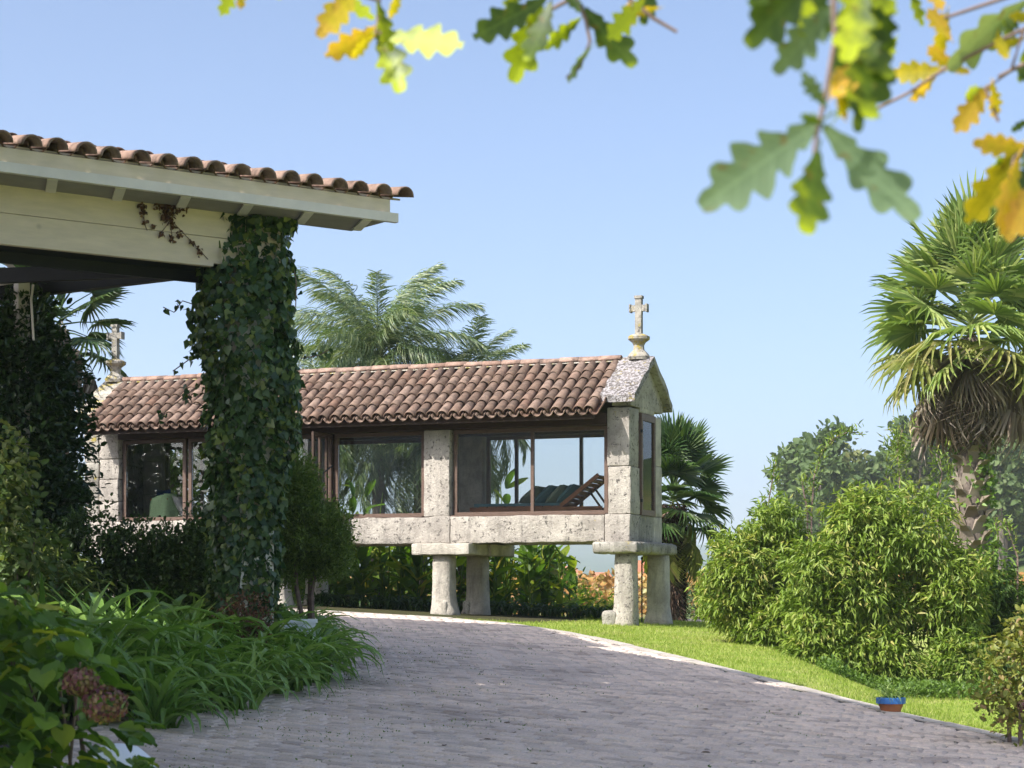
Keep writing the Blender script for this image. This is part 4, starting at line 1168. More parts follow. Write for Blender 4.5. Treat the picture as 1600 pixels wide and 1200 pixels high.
# dried creeper on the cream beam
dc = thing('dried_creeper', tuple(px(260, 345, 18.1)), 'withered brown creeper clinging to the cream beam beside the ivy', 'creeper')
P3 = []
for (u, v, s_) in [(222, 322, 5), (224, 332, 4), (228, 345, 3), (247, 318, 7), (258, 322, 9), (265, 330, 9), (262, 318, 8), (275, 318, 8), (288, 322, 7), (266, 340, 6), (258, 338, 5), (270, 352, 3), (268, 372, 3), (252, 365, 3), (240, 352, 2), (280, 365, 3), (300, 378, 3), (312, 392, 4)]:
    for k in range(s_ * 4): P3.append((u + random.gauss(0, s_ * .55), v + random.gauss(0, s_ * .7)))
def beam_pt(u, v, out=.03):
    # intersect view ray with the beam face plane
    o_ = E0 + PD * (yb - out); k = (u - 800) / FPX
    # o_ + s*ED : x/y = k
    s_ = (o_[0] - k * o_[1]) / (k * ED[1] - ED[0]); p = o_ + s_ * ED
    return Vector((p[0], p[1], EYE + (HOR - v) / FPX * p[1]))
P_ = np.array([tuple(beam_pt(u, v, random.uniform(.01, .05)) - dc.location) for u, v in P3]); n = len(P_)
V, F, q = leaves(P_, nrm(R.normal(0, .6, (n, 3)) + [0, 0, -.7]), nrm(R.normal(0, .4, (n, 3)) + [.5, -.8, .2]), R.uniform(.02, .045, n), R.uniform(.015, .03, n), T_OVATE)
link('dry_leaves', np_mesh('dry_leaves', V, F, q), dc, mat=M['l_red'], kind='stuff')
for pts in ([(223, 318), (226, 350), (230, 360)], [(262, 315), (266, 345), (270, 380)], [(268, 345), (300, 378), (325, 405)], [(266, 345), (250, 366)]):
    mb = MB(); mb.tube([beam_pt(u, v, .012) - dc.location for u, v in pts], .004, 4); mb.obj('stem', M['twig'], dc)

# agapanthus: each leaf a part
def strap_mesh(L, W, el, bend, segs=7, name='leaf', fold=.25):
    mb = MB(); p = Vector((0, 0, 0)); a = el; pts = [p.copy()]; angs = [a]
    for i in range(segs):
        p = p + Vector((math.cos(a), 0, math.sin(a))) * (L / segs); a -= bend / segs * (0.5 + i / segs); pts.append(p.copy()); angs.append(a)
    vs = []; fs = []
    for i, (q, a_) in enumerate(zip(pts, angs)):
        t = i / segs; w = W * (.6 + .4 * min(1, t * 3)) * (1 if t < .6 else max(.04, 1 - ((t - .6) / .4) ** 1.6)); up = Vector((-math.sin(a_), 0, math.cos(a_)))
        vs += [q + Vector((0, -w / 2, 0)) + up * w * fold, q, q + Vector((0, w / 2, 0)) + up * w * fold]
    for i in range(segs):
        a_ = 3 * i; fs += [(a_, a_ + 1, a_ + 4, a_ + 3), (a_ + 1, a_ + 2, a_ + 5, a_ + 4)]
    mb.add(vs, fs, r=random.random()); return mb.mesh(name, True)
sm = []
for k in range(9):
    me_ = strap_mesh(random.uniform(.75, 1.1), random.uniform(.058, .080), math.radians(random.uniform(52, 84)), math.radians(random.uniform(125, 195))); me_.materials.append(M['l_agap']); sm.append(me_)
for k in range(3):
    me_ = strap_mesh(random.uniform(.65, .85), .038, math.radians(random.uniform(70, 85)), math.radians(random.uniform(40, 75))); me_.materials.append(M['l_agap']); sm.append(me_)
def strap_plant(x, y, n, lab, group, sc_=1.0, name='agapanthus', z=None):
    t = thing(name, (x, y, (tz(x, y) if z is None else z)), lab, 'plant', group)
    for k in range(n):
        az = 2 * math.pi * k * .382 + random.gauss(0, .25); s_ = sc_ * random.uniform(.8, 1.12)
        link('leaf', sm[random.randrange(len(sm))], t, (random.gauss(0, .05), random.gauss(0, .05), 0), (random.gauss(0, .12), random.gauss(0, .10), az), (s_, s_, s_))
    return t
spots = []
for y in np.arange(14.0, 24.6, .54):
    xl = left_x(y)
    j = 0
    while True:
        x = xl - .20 - j * .42 - (.42 if y > 19.5 else 0) + random.gauss(0, .07)
        if x < -.25 * y - .3 or j > 4 + (y - 14) * -.1: break
        spots.append((x, y + random.gauss(0, .12) + j * .15)); j += 1
spots = [s_ for s_ in spots if s_[1] < 25]
for x, y in spots:
    place = 'beside the hydrangea' if y < 17 else ('below the ivy column' if y < 20.5 else 'past the white planter')
    row_ = 'overhanging the drive' if left_x(y) - x < .5 else 'set back from the drive'
    strap_plant(x, y, 44 if y < 18.5 else 30, 'strap leaved plant ' + row_ + ' ' + place, 'strap leaved plants ' + row_ + ' ' + place, min(1.4, .76 + .38 * (left_x(y) - x)) * (1 if y < 19 else (.88 if y < 21 else .7)))
for x, y in ((-2.06, 18.75), (-1.90, 18.55), (-2.25, 18.8), (-1.82, 19.0), (-1.9, 19.6)):
    strap_plant(x, y, 30, 'strap leaved plant crowding around the white planter box', 'strap leaved plants around the white planter', .92)
for k in range(9):
    x, y = random.uniform(-2.75, -2.25), random.uniform(20.5, 24.5)
    strap_plant(x, y, 20, 'upright grassy tuft between the ivy column and the drive', 'grassy tufts behind the strap leaved bank', .75, 'grass_tuft')

# hydrangea in the foreground
HB = px(90, 1200, 7.6)
hyd = thing('hydrangea', (HB.x, HB.y, tz(HB.x, HB.y)), 'large leaved hydrangea with two faded purple flower heads in the lower left corner', 'shrub')
def hyd_leaf(k):
    n = 6; vs = []; fs = []
    for i in range(n + 1):
        t = i / n; w = .33 * math.sin(math.pi * min(1, t * .97 + .03) ** .8) * (1 if t < .9 else .6) + .01
        z = -.20 * t * t + .02 * math.sin(i * 2 + k); e = .10 + .03 * math.sin(i * 3 + k)
        for sx in (-1, -.5, 0, .5, 1): vs.append((t, sx * w, z + abs(sx) * e + (.012 if abs(sx) == .5 else 0)))
    for i in range(n):
        for j in range(4): a = i * 5 + j; fs.append((a, a + 1, a + 6, a + 5))
    mb = MB(); mb.add(vs, fs, r=k / 6); me_ = mb.mesh('leaf', True); me_.materials.append(M['l_hydr']); return me_
hl = [hyd_leaf(k) for k in range(6)]
def outline_top(u): return np.interp(u, [-60, 0, 30, 60, 100, 150, 175, 200, 225, 250], [900, 905, 900, 930, 965, 1015, 1040, 1080, 1150, 1190])
k = 0
while k < 520:
    u = random.uniform(-70, 255); v = random.uniform(890, 1290)
    if v < outline_top(u) + 12: continue
    if 100 < u < 205 and 1035 < v < 1130 and random.random() < .8: continue
    if 165 < u < 245 and 1140 < v < 1185 and random.random() < .6: continue
    edge = v < outline_top(u) + 60
    if not edge and random.random() < .12: continue
    d_ = 7.6 + random.uniform(-.35, .45); p = px(u, v, d_) - hyd.location
    az = random.gauss(-.9, .9) if random.random() < .6 else random.uniform(0, 6.3)
    s_ = random.uniform(.085, .145)
    link('leaf', hl[k % 6], hyd, p, (random.gauss(0, .35), random.uniform(-.15, .65), az), (s_,) * 3); k += 1
for k in range(14):
    u, v = random.uniform(-30, 130), random.uniform(1010, 1150); p = px(u, v, 8.0) - hyd.location; b0_ = Vector((p.x * .4 + random.uniform(-.15, .15), .35 + random.uniform(-.1, .1), 0))
    mb = MB(); mb.tube([b0_, (b0_ + p) / 2 + Vector((0, 0, .1)), p], [.009, .007, .004], 6); mb.obj('stem', M['twig'], hyd)
for (u, v, r_, lab) in ((126, 1066, 29, 'smaller upper faded flower head'), (163, 1101, 38, 'larger lower faded flower head')):
    p = px(u, v, 7.25) - hyd.location; rr_ = r_ / FPX * 7.25; n = 330
    d = rdirs(n); P_ = d * np.array([1, 1, .8]) * rr_ * R.uniform(.8, 1.0, (n, 1))
    T4 = (np.array([(-.5,0,0),(0,.5,.16),(.5,0,0),(0,-.5,.16)]), np.array([(0,1,2),(0,2,3)]))
    tn = nrm(np.cross(d, rdirs(n)))
    V, F, q = leaves(P_, tn, d + R.normal(0, .55, (n, 3)), R.uniform(.015, .024, n), R.uniform(.014, .02, n), T4)
    fh = link('flower_head', np_mesh('flower_head', V, F, q), hyd, p, mat=M['l_hydflower'], label=lab)
# white garden objects among the plants
c_ = px(182, 1216, 9.6)
pl = thing('garden_bowl', (c_.x, c_.y, tz(c_.x, c_.y)), 'smooth white rounded garden bowl half hidden behind the hydrangea leaves', 'bowl')
mb = MB(); mb.lathe([(.10, 0), (.17, .05), (.205, .16), (.20, .28), (.17, .37), (.10, .43), (.03, .445)], 24); mb.obj('body', M['white_gloss'], pl, smooth=True)
mb = MB(); mb.lathe([(.11, -.03), (.12, 0), (.10, .01)], 16); mb.obj('foot', M['white_gloss'], pl)
c_ = px(463, 990, 19.2)
bx = thing('planter_box', (c_.x, c_.y, tz(c_.x, c_.y)), 'white square planter box poking out of the strap leaved bank', 'planter', rz=.35)
zt = px(463, 968, 19.2).z - bx.location.z
mb = MB(); mb.box(-.15, .15, -.14, -.12, 0, zt - .001); mb.box(-.15, .15, .12, .14, 0, zt - .001); mb.box(-.15, -.13, -.12, .12, 0, zt); mb.box(.13, .15, -.12, .12, 0, zt); mb.obj('body', M['white_gloss'], bx)
mb = MB(); mb.box(-.165, .165, -.155, -.135, zt - .03, zt + .005); mb.box(.145, .165, -.13, .155, zt - .03, zt + .005); mb.obj('rim', M['white_gloss'], bx)
mb = MB(); mb.box(-.129, .129, -.119, .119, zt - .12, zt - .06); mb.obj('soil', M['soil'], bx)

# ---- behind the granary
def canna_leaf(k):
    n = 5; vs = []; fs = []
    for i in range(n + 1):
        t = i / n; w = .17 * math.sin(math.pi * (t * .95 + .04)) ** .7
        for sx in (-1, 0, 1): vs.append((t, sx * w, .12 * math.sin(t * 2.5 + k) * t - .25 * t * t + abs(sx) * .06))
    for i in range(n):
        for j in range(2): a = i * 3 + j; fs.append((a, a + 1, a + 4, a + 3))
    mb = MB(); mb.add(vs, fs, r=k / 7); me_ = mb.mesh('leaf', True); me_.materials.append(M['l_canna']); return me_
cl = [canna_leaf(k) for k in range(7)]
smb = MB(); smb.tube([(0, 0, 0), (.02, 0, .6), (0, .02, 1.2)], [.018, .015, .008], 6); stem_me = smb.mesh('stem'); stem_me.materials.append(M['l_canna'])
def canna(x, y, h, lab, grp):
    t = thing('canna_plant', (x, y, tz(x, y)), lab, 'plant', grp)
    for s_ in range(2):
        ox, oy = random.gauss(0, .08), random.gauss(0, .08); link('stem', stem_me, t, (ox, oy, 0), (random.gauss(0, .06), random.gauss(0, .06), 0), (1, 1, h / 1.2))
        for k in range(7):
            q = (k + 1) / 7
            link('leaf', cl[random.randrange(7)], t, (ox, oy, h * q * .95), (random.gauss(0, .3), -random.uniform(.35, 1.25), random.uniform(0, 6.3)), (random.uniform(.36, .56),) * 3)
for row, yy in enumerate((37.6, 38.6, 39.6)):
    for u in np.arange(480, 905, 24):
        d_ = yy + random.gauss(0, .12); x = (u + random.gauss(0, 8) - 800) / FPX * d_
        h = random.uniform(1.15, 1.65) * (1 if u < 850 else .8)
        where = 'left of the two left hand pillars' if u < 690 else 'between the left and right pillar pairs'
        canna(x, d_, h, 'broad leaved yellow green plant in the backlit bed ' + where, 'broad leaved plants ' + where)
canna(px(787, 0, 38.3).x, 38.3, 2.5, 'tall bright green broad leaved plant seen through the right hand granary window', None)
canna(px(560, 0, 38.6).x, 38.6, 2.25, 'tall light green broad leaved plant seen through the middle granary window', None)
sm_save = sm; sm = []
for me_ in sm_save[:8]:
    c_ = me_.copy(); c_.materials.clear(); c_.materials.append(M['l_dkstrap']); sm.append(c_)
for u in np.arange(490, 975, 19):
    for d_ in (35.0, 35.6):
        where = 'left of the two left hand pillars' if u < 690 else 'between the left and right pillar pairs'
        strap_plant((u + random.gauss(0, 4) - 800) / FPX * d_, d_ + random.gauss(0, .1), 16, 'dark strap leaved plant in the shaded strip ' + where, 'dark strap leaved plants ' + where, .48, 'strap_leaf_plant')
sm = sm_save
shrub('garden_shrub', gpt(300, 39.5), [((0, 0, 2.2), (1.9, .5, 1.4), 2), ((.6, 0, 1.4), (2.2, .5, 1.2), 2), ((-.9, 0, 2.9), (.8, .4, 1.0), .8)], (.16, .45), 'l_conifer',
      'leafy green shrub behind the left end of the granary', 'shrub', twigs=1500, per=6, spread=.12, stems=5, stemr=.04)
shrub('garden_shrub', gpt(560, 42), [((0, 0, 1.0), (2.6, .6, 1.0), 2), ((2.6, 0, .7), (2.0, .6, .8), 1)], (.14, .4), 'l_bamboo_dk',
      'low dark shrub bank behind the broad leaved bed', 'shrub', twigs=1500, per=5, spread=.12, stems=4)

# feather palms
def feather_frond(L, droop, seed, n=60, name='frond'):
    rs = random.Random(seed); pts = []; a = 0.0; p = Vector((0, 0, 0)); S_ = 14; el = 0
    dirs = []
    for i in range(S_ + 1):
        pts.append(p.copy()); t = i / S_; ang = -droop * t ** 1.5; d = Vector((math.cos(ang), 0, math.sin(ang))); dirs.append(d); p = p + d * (L / S_)
    P_ = []; D_ = []; Ls = []; 
    for k in range(n):
        t = .12 + .88 * k / n; q = t * S_; i_ = min(int(q), S_ - 1); pp_ = pts[i_].lerp(pts[i_ + 1], q - i_); d = dirs[i_]
        for sd in (-1, 1):
            for rep in range(2):
                side = Vector((0, sd, 0)); v_ = d * rs.uniform(.15, .7) + side * rs.uniform(.4, .9) + Vector((0, 0, rs.uniform(-.5, .5)))
                P_.append(pp_); D_.append(v_.normalized()); Ls.append(L * .25 * math.sin(math.pi * (.12 + .80 * t)) ** .6 * rs.uniform(.8, 1.15))
    P_ = np.array([tuple(v) for v in P_]); D_ = np.array([tuple(v) for v in D_]); Ls = np.array(Ls); m_ = len(P_)
    # each leaflet: 3 segment drooping ribbon
    az = np.arctan2(D_[:, 1], D_[:, 0]); el_ = np.arcsin(np.clip(D_[:, 2], -1, 1))
    V, F, q = straps(P_, az, el_, Ls, np.full(m_, .019), R.uniform(1.3, 2.6, m_), 4)
    me_ = np_mesh(name, V, F, q); me_.materials.append(M['l_queen'])
    rb = MB(); rb.tube(pts, [.022 * (1 - i / S_ * .8) for i in range(S_ + 1)], 4); rme_ = rb.mesh('rib'); rme_.materials.append(M['l_queen'])
    return me_, rme_
ff = [feather_frond(2.5, dr, s_) for s_, dr in enumerate((1.1, 1.5, 1.9, 2.3))]
def queen_palm(u, d_, ztop, lab, nf, sc_, seed):
    rs = random.Random(seed)
    x = (u - 800) / FPX * d_; g0 = tz(x, d_); t = thing('feather_palm', (x, d_, g0), lab, 'palm tree', 'feather palms behind the granary'); h = ztop - g0
    mb = MB(); mb.tube([(0, 0, -.2), (.02, 0, h * .4), (0, .03, h * .8), (0, 0, h)], [.17, .13, .12, .10], 10); mb.obj('trunk', M['bark'], t, smooth=True)
    for k in range(nf):
        q = k / nf; az = k * 2.39996 + rs.gauss(0, .15); el = math.radians(80 - 128 * q ** .95)
        me_, rme_ = ff[min(3, int(q * 4))]
        o = link('frond', me_, t, (0, 0, h + .1 * (1 - q)), (0, -el, az), (sc_ * rs.uniform(.85, 1.1),) * 3); link('rib', rme_, o)
    return t
queen_palm(590, 40.5, EYE + 4.55, 'feather palm with drooping fronds behind the middle of the granary roof', 40, 1.0, 3)
queen_palm(510, 42, EYE + 3.5, 'shorter feather palm close to the right of the ivy column', 32, .9, 5)
queen_palm(725, 41.5, EYE + 3.75, 'smaller feather palm arching above the granary ridge to the right', 34, .85, 9)
queen_palm(655, 40.8, EYE + 3.0, 'low feather palm directly behind the granary ridge between the taller ones', 34, .92, 13)
for pm in [o for o in sc.objects if o.name.startswith('feather_palm')]: del pm['group']

# fan palms
def fan_leaf(n, r, spread_, mat, seed, name='frond', drop=.3, fold=.02, frac=.45, pet=.9):
    """petiole along +X of length pet, blade of n segments radius r around its end"""
    rs = random.Random(seed); P_ = []; mb = MB(); cx = pet
    for k in range(n):
        a = -spread_ / 2 + spread_ * k / (n - 1); da = spread_ / (n - 1) / 2 * 1.02
        rr_ = r * (1 - .25 * (abs(a) / (spread_ / 2)) ** 2) * rs.uniform(.92, 1.05)
        ri = rr_ * frac; zc = -drop * .25 * r
        A = Vector((cx, 0, 0)); ca, sa = math.cos(a), math.sin(a)
        pl_ = Vector((cx + ri * math.cos(a - da), ri * math.sin(a - da), -.02 * r + fold)); pr_ = Vector((cx + ri * math.cos(a + da), ri * math.sin(a + da), -.02 * r + fold)); pm = Vector((cx + ri * ca, ri * sa, -.02 * r - fold))
        dz = -drop * r * rs.uniform(.5, 1.3) * .35; rj = rr_ * .8; wj = math.tan(da) * ri * .55
        ql = Vector((cx + rj * ca + wj * sa, rj * sa - wj * ca, dz + fold * .6)); qr = Vector((cx + rj * ca - wj * sa, rj * sa + wj * ca, dz + fold * .6)); qm = Vector((cx + rj * ca, rj * sa, dz - fold * .5))
        tip = Vector((cx + rr_ * ca * (1 - drop * .1), rr_ * sa, dz - drop * r * rs.uniform(.15, .5)))
        mb.add([A, pl_, pm, pr_, ql, qm, qr, tip], [(0, 1, 2), (0, 2, 3), (1, 4, 5, 2), (2, 5, 6, 3), (4, 7, 5), (5, 7, 6)])
    mb.tube([(0, 0, 0), (pet * .5, 0, .03), (pet, 0, 0)], [.02, .014, .010], 4)
    me_ = mb.mesh(name); me_.materials.append(M[mat]); return me_
def fan_palm(name, x, y, hc, lab, r, n_live, n_dead, trunk_r, mats, pet, seed, group=None, skirt=1.0, boots=60, sq=1.0, fanr=None):
    rs = random.Random(seed); g0 = tz(x, y); h = hc - g0; t = thing(name, (x, y, g0), lab, 'palm tree', group)
    fr_ = fanr or r
    live = [fan_leaf(26, fr_, math.radians(rs.uniform(200, 260)), mats[0], seed + k, drop=dr, pet=pet) for k, dr in enumerate((.05, .15, .30, .5))]
    yel = fan_leaf(22, fr_, math.radians(230), mats[1], seed + 9, drop=.7, pet=pet)
    dead = [fan_leaf(22, fr_ * 1.05, math.radians(a_), mats[2], seed + 20 + k, drop=.9, fold=.05, name='dead_frond', pet=pet * .9) for k, a_ in enumerate((110, 150, 85))]
    mb = MB(); ns = 12; mb.tube([(math.sin(i * .5) * .03, 0, -.2 + (h - .15) * i / ns) for i in range(ns + 1)], [trunk_r * (1.12 - .15 * i / ns) for i in range(ns + 1)], 12); mb.obj('trunk', M['bark'], t, smooth=True)
    for k in range(n_live):
        q = (k + .5) / n_live; az = k * 2.39996 + rs.gauss(0, .2); el = math.radians(84 - 112 * q ** 1.1) + rs.gauss(0, .06)
        me_ = live[min(3, int(q * 4))] if q < .82 else (yel if rs.random() < .7 else live[3])
        link('frond', me_, t, (0, 0, h + .30 * (1 - q) - .45 * q), (rs.gauss(0, .35), -el, az), (rs.uniform(.88, 1.1),) * 3)
    for k in range(n_dead):
        q = k / max(1, n_dead); az = k * 2.39996 + rs.gauss(0, .2); el = math.radians(-36 - 44 * rs.random() ** .7)
        link('dead_frond', dead[k % 3], t, (0, 0, h - .15 - .5 * q * skirt), (rs.gauss(0, .5), -el, az), (rs.uniform(.75, 1.05),) * 3)
    bm_ = MB(); bm_.add([(-.01, -.075, -.05), (-.01, .075, -.05), (.035, .045, .06), (.035, -.045, .06), (.105, .028, .115), (.105, -.028, .115), (.02, .04, .10), (.02, -.04, .10)],
        [(0, 1, 2, 3), (3, 2, 4, 5), (5, 4, 6, 7), (0, 3, 5, 7), (1, 6, 4, 2)], r=.3); bme = bm_.mesh('leaf_base'); bme.materials.append(M['l_dead'] if boots else M['bark'])
    for k in range(boots):
        q = k / boots; az = k * 2.39996; z = .5 + (h - 1.0) * q; rr_ = trunk_r * (1.10 - .15 * z / h)
        link('leaf_base', bme, t, (rr_ * math.cos(az), rr_ * math.sin(az), z), (0, rs.gauss(0, .1), az), (1.6, 1.7, 1.5))
    return t
xp = px(1518, 0, 30)
fan_palm('fan_palm', xp.x, 30, EYE + 4.1, 'tall fan palm with a skirt of dead fronds rising above the bamboo on the right', .84, 66, 70, .185, ('l_fan', 'l_yellowing', 'l_dead'), .85, 11, boots=110, skirt=1.0)
xp = px(1052, 0, 37.5)
fan_palm('fan_palm', xp.x, 37.5, EYE + 1.95, 'short dark fan palm just behind the gable end of the granary', .62, 44, 16, .16, ('l_fan_dk', 'l_fan_dk', 'l_yellowing'), .62, 23, boots=0, skirt=1.6)
xp = px(95, 0, 36.8)
fan_palm('fan_palm', xp.x, 36.8, EYE + 5.1, 'fan palm whose hanging fronds show above the dark shrub at left', .8, 30, 10, .16, ('l_fan_dk', 'l_fan_dk', 'l_dead'), .75, 31, boots=0)
# fibre hair on the short palm trunk
p = bpy.data.objects['fan_palm.001']; n = 2600; hh = EYE + 1.7 - p.location.z
za = R.uniform(.05, hh, n); aa = R.uniform(0, 6.28, n); P_ = np.stack([.17 * np.cos(aa), .17 * np.sin(aa), za], 1)
V, F, q = leaves(P_, nrm(np.stack([np.cos(aa), np.sin(aa), np.full(n, -1.1)], 1)), rdirs(n), R.uniform(.08, .2, n), R.uniform(.008, .02, n), T_LANCE)
M['fibre'] = leaf_mat('trunk_fibre', [(0, (.03,.018,.014)), (.8, (.075,.045,.032)), (1, (.28,.20,.15))], .1, .9, .1, tint=(1,.8,.6))
link('fibre', np_mesh('fibre', V, F, q), p, mat=M['fibre'], kind='stuff')
# vine leaves climbing the tall palm trunk
p = bpy.data.objects['fan_palm']; n = 420; za = np.concatenate([R.uniform(1.3, 2.4, 150), R.uniform(2.6, 3.7, 270)]); aa = np.concatenate([R.normal(-.3, .5, 150), R.normal(-.4, 1.0, 270)]); rr_ = R.uniform(.2, .36, n)
P_ = np.stack([rr_ * np.cos(aa), rr_ * np.sin(aa), za], 1)
V, F, q = leaves(P_, nrm(R.normal(0, .6, (n, 3)) + [0, -.3, -.6]), nrm(R.normal(0, .5, (n, 3)) + [0, -1, .4]), R.uniform(.05, .1, n), R.uniform(.04, .08, n), T_IVY)
tvc = thing('trunk_creeper', tuple(p.location), 'bright leafy creeper on the trunk of the tall fan palm', 'creeper'); link('foliage', np_mesh('foliage', V, F, q), tvc, mat=M['l_cover'], kind='stuff')
mb = MB(); mb.tube([(.21, -.05, .2), (.2, -.1, 1.4), (.21, .02, 2.5), (.2, -.05, 3.5)], .012, 5); mb.obj('stem', M['twig'], tvc)

# ---- bamboo bushes on the right
def bamboo(name, u, d_, blobs, mat, lab, twigs, leafl=.125):
    return shrub(name, gpt(u, d_), blobs, (leafl, .25), mat, lab, 'bamboo', tmpl=T_LANCE, twigs=twigs, per=10, spread=.055, droop=.8, up=.05, stems=9, lump=.38, shell=.55, stemr=.012)
def domes(n, w, h, seed, depth=.5, rmin=.26, rmax=.46):
    rs = random.Random(seed); out = [((0, 0, h * .42), (w * .62, depth * .8, h * .46), 1.3)]
    for k in range(n):
        x = rs.uniform(-w, w); z = rs.uniform(.12, 1) * h * math.sqrt(max(.05, 1 - (x / w * .78) ** 2)); r = rs.uniform(rmin, rmax)
        out.append(((x, -rs.uniform(-.2, depth) * (1 - .4 * z / h), max(.25, z - r * .6)), (r, r, r * rs.uniform(.8, 1.35)), (r / .4) ** 2))
    return out
bamboo('bamboo_clump', 1188, 28.6, domes(20, .50, 2.1, 1, rmin=.24, rmax=.38), 'l_bamboo', 'rounded sunlit bamboo clump nearest the granary on the right', 2600)
bamboo('bamboo_clump', 1378, 27.2, domes(36, 1.05, 2.75, 4, .6), 'l_bamboo', 'large domed yellow green bamboo clump beneath the tall fan palm', 5200)
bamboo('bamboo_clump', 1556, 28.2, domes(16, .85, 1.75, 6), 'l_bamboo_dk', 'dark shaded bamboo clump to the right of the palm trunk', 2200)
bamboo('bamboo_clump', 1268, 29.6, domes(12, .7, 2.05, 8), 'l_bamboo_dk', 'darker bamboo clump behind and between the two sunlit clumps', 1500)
def shoot(pts, d_, lab, nl, leafl=.11, spread=.035):
    P3 = [px(u, v, d_) for u, v in pts]; base = Vector((P3[0].x, P3[0].y, tz(P3[0].x, P3[0].y)))
    t = thing('bamboo_shoot', tuple(base), lab, 'bamboo'); Q = [Vector((0, 0, 0))] + [p - base for p in P3]
    mb = MB(); mb.tube(Q, [.014] + [.010 * (1 - i / len(P3)) + .003 for i in range(len(P3))], 5); mb.obj('stem', M['twig'], t)
    tr_ = []
    for k in range(nl):
        q = random.random() ** .8 * (len(P3) - 1); i_ = min(int(q), len(P3) - 2); tr_.append(tuple(P3[i_].lerp(P3[i_ + 1], q - i_) - base))
    P_ = np.array(tr_) + R.normal(0, spread, (nl, 3)); V, F, q = leaves(P_, nrm(R.normal(0, .6, (nl, 3)) + [0, 0, .4]), rdirs(nl), R.uniform(.6, 1.3, nl) * leafl, R.uniform(.015, .028, nl), T_LANCE)
    link('foliage', np_mesh('foliage', V, F, q), t, mat=M['l_bamboo'], kind='stuff')
shoot([(1200, 830), (1200, 790), (1206, 755), (1212, 722)], 28.6, 'short upright bamboo shoot left of the arching ones', 110)
shoot([(1262, 800), (1255, 765), (1252, 745), (1262, 760)], 29, 'thin forked bamboo shoot low beside the arching one', 40)
shoot([(1268, 800), (1272, 745), (1285, 705), (1305, 684), (1325, 675), (1348, 677)], 29, 'tall bamboo shoot arching over to the right against the sky', 190)
shoot([(1408, 800), (1405, 740), (1402, 700), (1410, 672)], 28, 'bushy upright bamboo shoot in front of the wooded hill', 260, .13, .09)
shoot([(1470, 850), (1462, 790), (1472, 740), (1468, 712)], 28.3, 'leafy bamboo shoot immediately left of the palm trunk', 200, .12, .08)
shoot([(1590, 870), (1578, 835), (1570, 812)], 27.8, 'small bamboo shoot at the right edge', 60)
shoot([(1545, 880), (1560, 845), (1556, 815)], 28, 'small bamboo shoot right of the palm trunk', 70)
# ground cover
gc = thing('ground_cover', (4.8, 25.3, tz(4.8, 25.3)), 'low leafy ground cover along the foot of the bamboo', 'ground cover')
n = 9000; xx = R.uniform(3.9, 7.0, n); yy = 25.6 + R.uniform(-.55, 1.2, n) + .12 * np.sin(xx * 3); hh = R.random(n) ** .7 * (.10 + .12 * np.abs(np.sin(xx * 2.1 + yy)))
P_ = np.stack([xx - 4.8, yy - 25.3, terr(xx, yy) + hh - gc.location.z], 1)
V, F, q = leaves(P_, nrm(R.normal(0, .8, (n, 3)) + [0, -.2, .3]), nrm(R.normal(0, .4, (n, 3)) + [0, 0, 1]), R.uniform(.03, .06, n), R.uniform(.02, .04, n), T_OVATE)
link('foliage', np_mesh('foliage', V, F, q), gc, mat=M['l_cover'], kind='stuff')
# yellow shrub at the right edge
ys_ = shrub('variegated_shrub', gpt(1600, 15.8), [((-.02, 0, .60), (.33, .35, .34), 2), ((.15, 0, .85), (.28, .3, .27), 1.4), ((.05, 0, .30), (.35, .3, .26), 1)], (.062, .55), 'l_yellow',
      'rounded yellow green shrub with reddish leaf edges cut off by the right edge', 'shrub', twigs=420, per=5, spread=.05, droop=.3, stems=6)
fp = px(1600, 1104, 15.45) - ys_.location; n = 120; d = rdirs(n)
V, F, q = leaves(d * .05, nrm(np.cross(d, rdirs(n))), d, np.full(n, .022), np.full(n, .02), T_OVATE); link('flower_head', np_mesh('flower_head', V, F, q), ys_, fp, mat=M['l_hydflower'])
sp_ = gpt(1612, 17.2); t = thing('spiky_grass', sp_, 'fine pale spiky grass behind the yellow green shrub', 'grass'); n = 120
az = R.uniform(0, 6.28, n); V, F, q = straps(np.tile([0, 0, .35], (n, 1)), az, R.uniform(.3, 1.4, n), R.uniform(.5, .75, n), np.full(n, .008), R.uniform(0, .6, n), 4); link('foliage', np_mesh('foliage', V, F, q), t, mat=M['l_spider'], kind='stuff')
# pot
pc = px(1392, 1112, 18.25); pot = thing('flower_pot', (pc.x, pc.y, tz(pc.x, pc.y) + .05), 'terracotta flower pot with bright blue painted rim standing by the kerb', 'flower pot')
PZ = EYE + (HOR - 1090) / FPX * 18.25 - pot.location.z; k_ = 18.25 / FPX
mb = MB(); mb.lathe([(15 * k_, -.03), (16 * k_, .0), (20 * k_, PZ - 9 * k_), (20.4 * k_, PZ - 8 * k_)], 20); mb.obj('body', M['terracotta'], pot, smooth=True)
mb = MB(); mb.lathe([(20.5 * k_, PZ - 9.5 * k_), (23 * k_, PZ - 9 * k_), (23.2 * k_, PZ), (21.2 * k_, PZ + .002), (20.8 * k_, PZ - 3 * k_)], 20); mb.obj('rim', M['blue_paint'], pot)
mb = MB(); mb.lathe([(20.4 * k_, PZ - 5 * k_), (20.2 * k_, PZ - 3.2 * k_)], 16); mb.obj('soil', M['soil'], pot)
sp_ = thing('spider_plant', (pc.x, pc.y, pot.location.z + PZ - 3 * k_), 'pale green spider plant spilling over the blue rimmed pot', 'plant'); n = 90
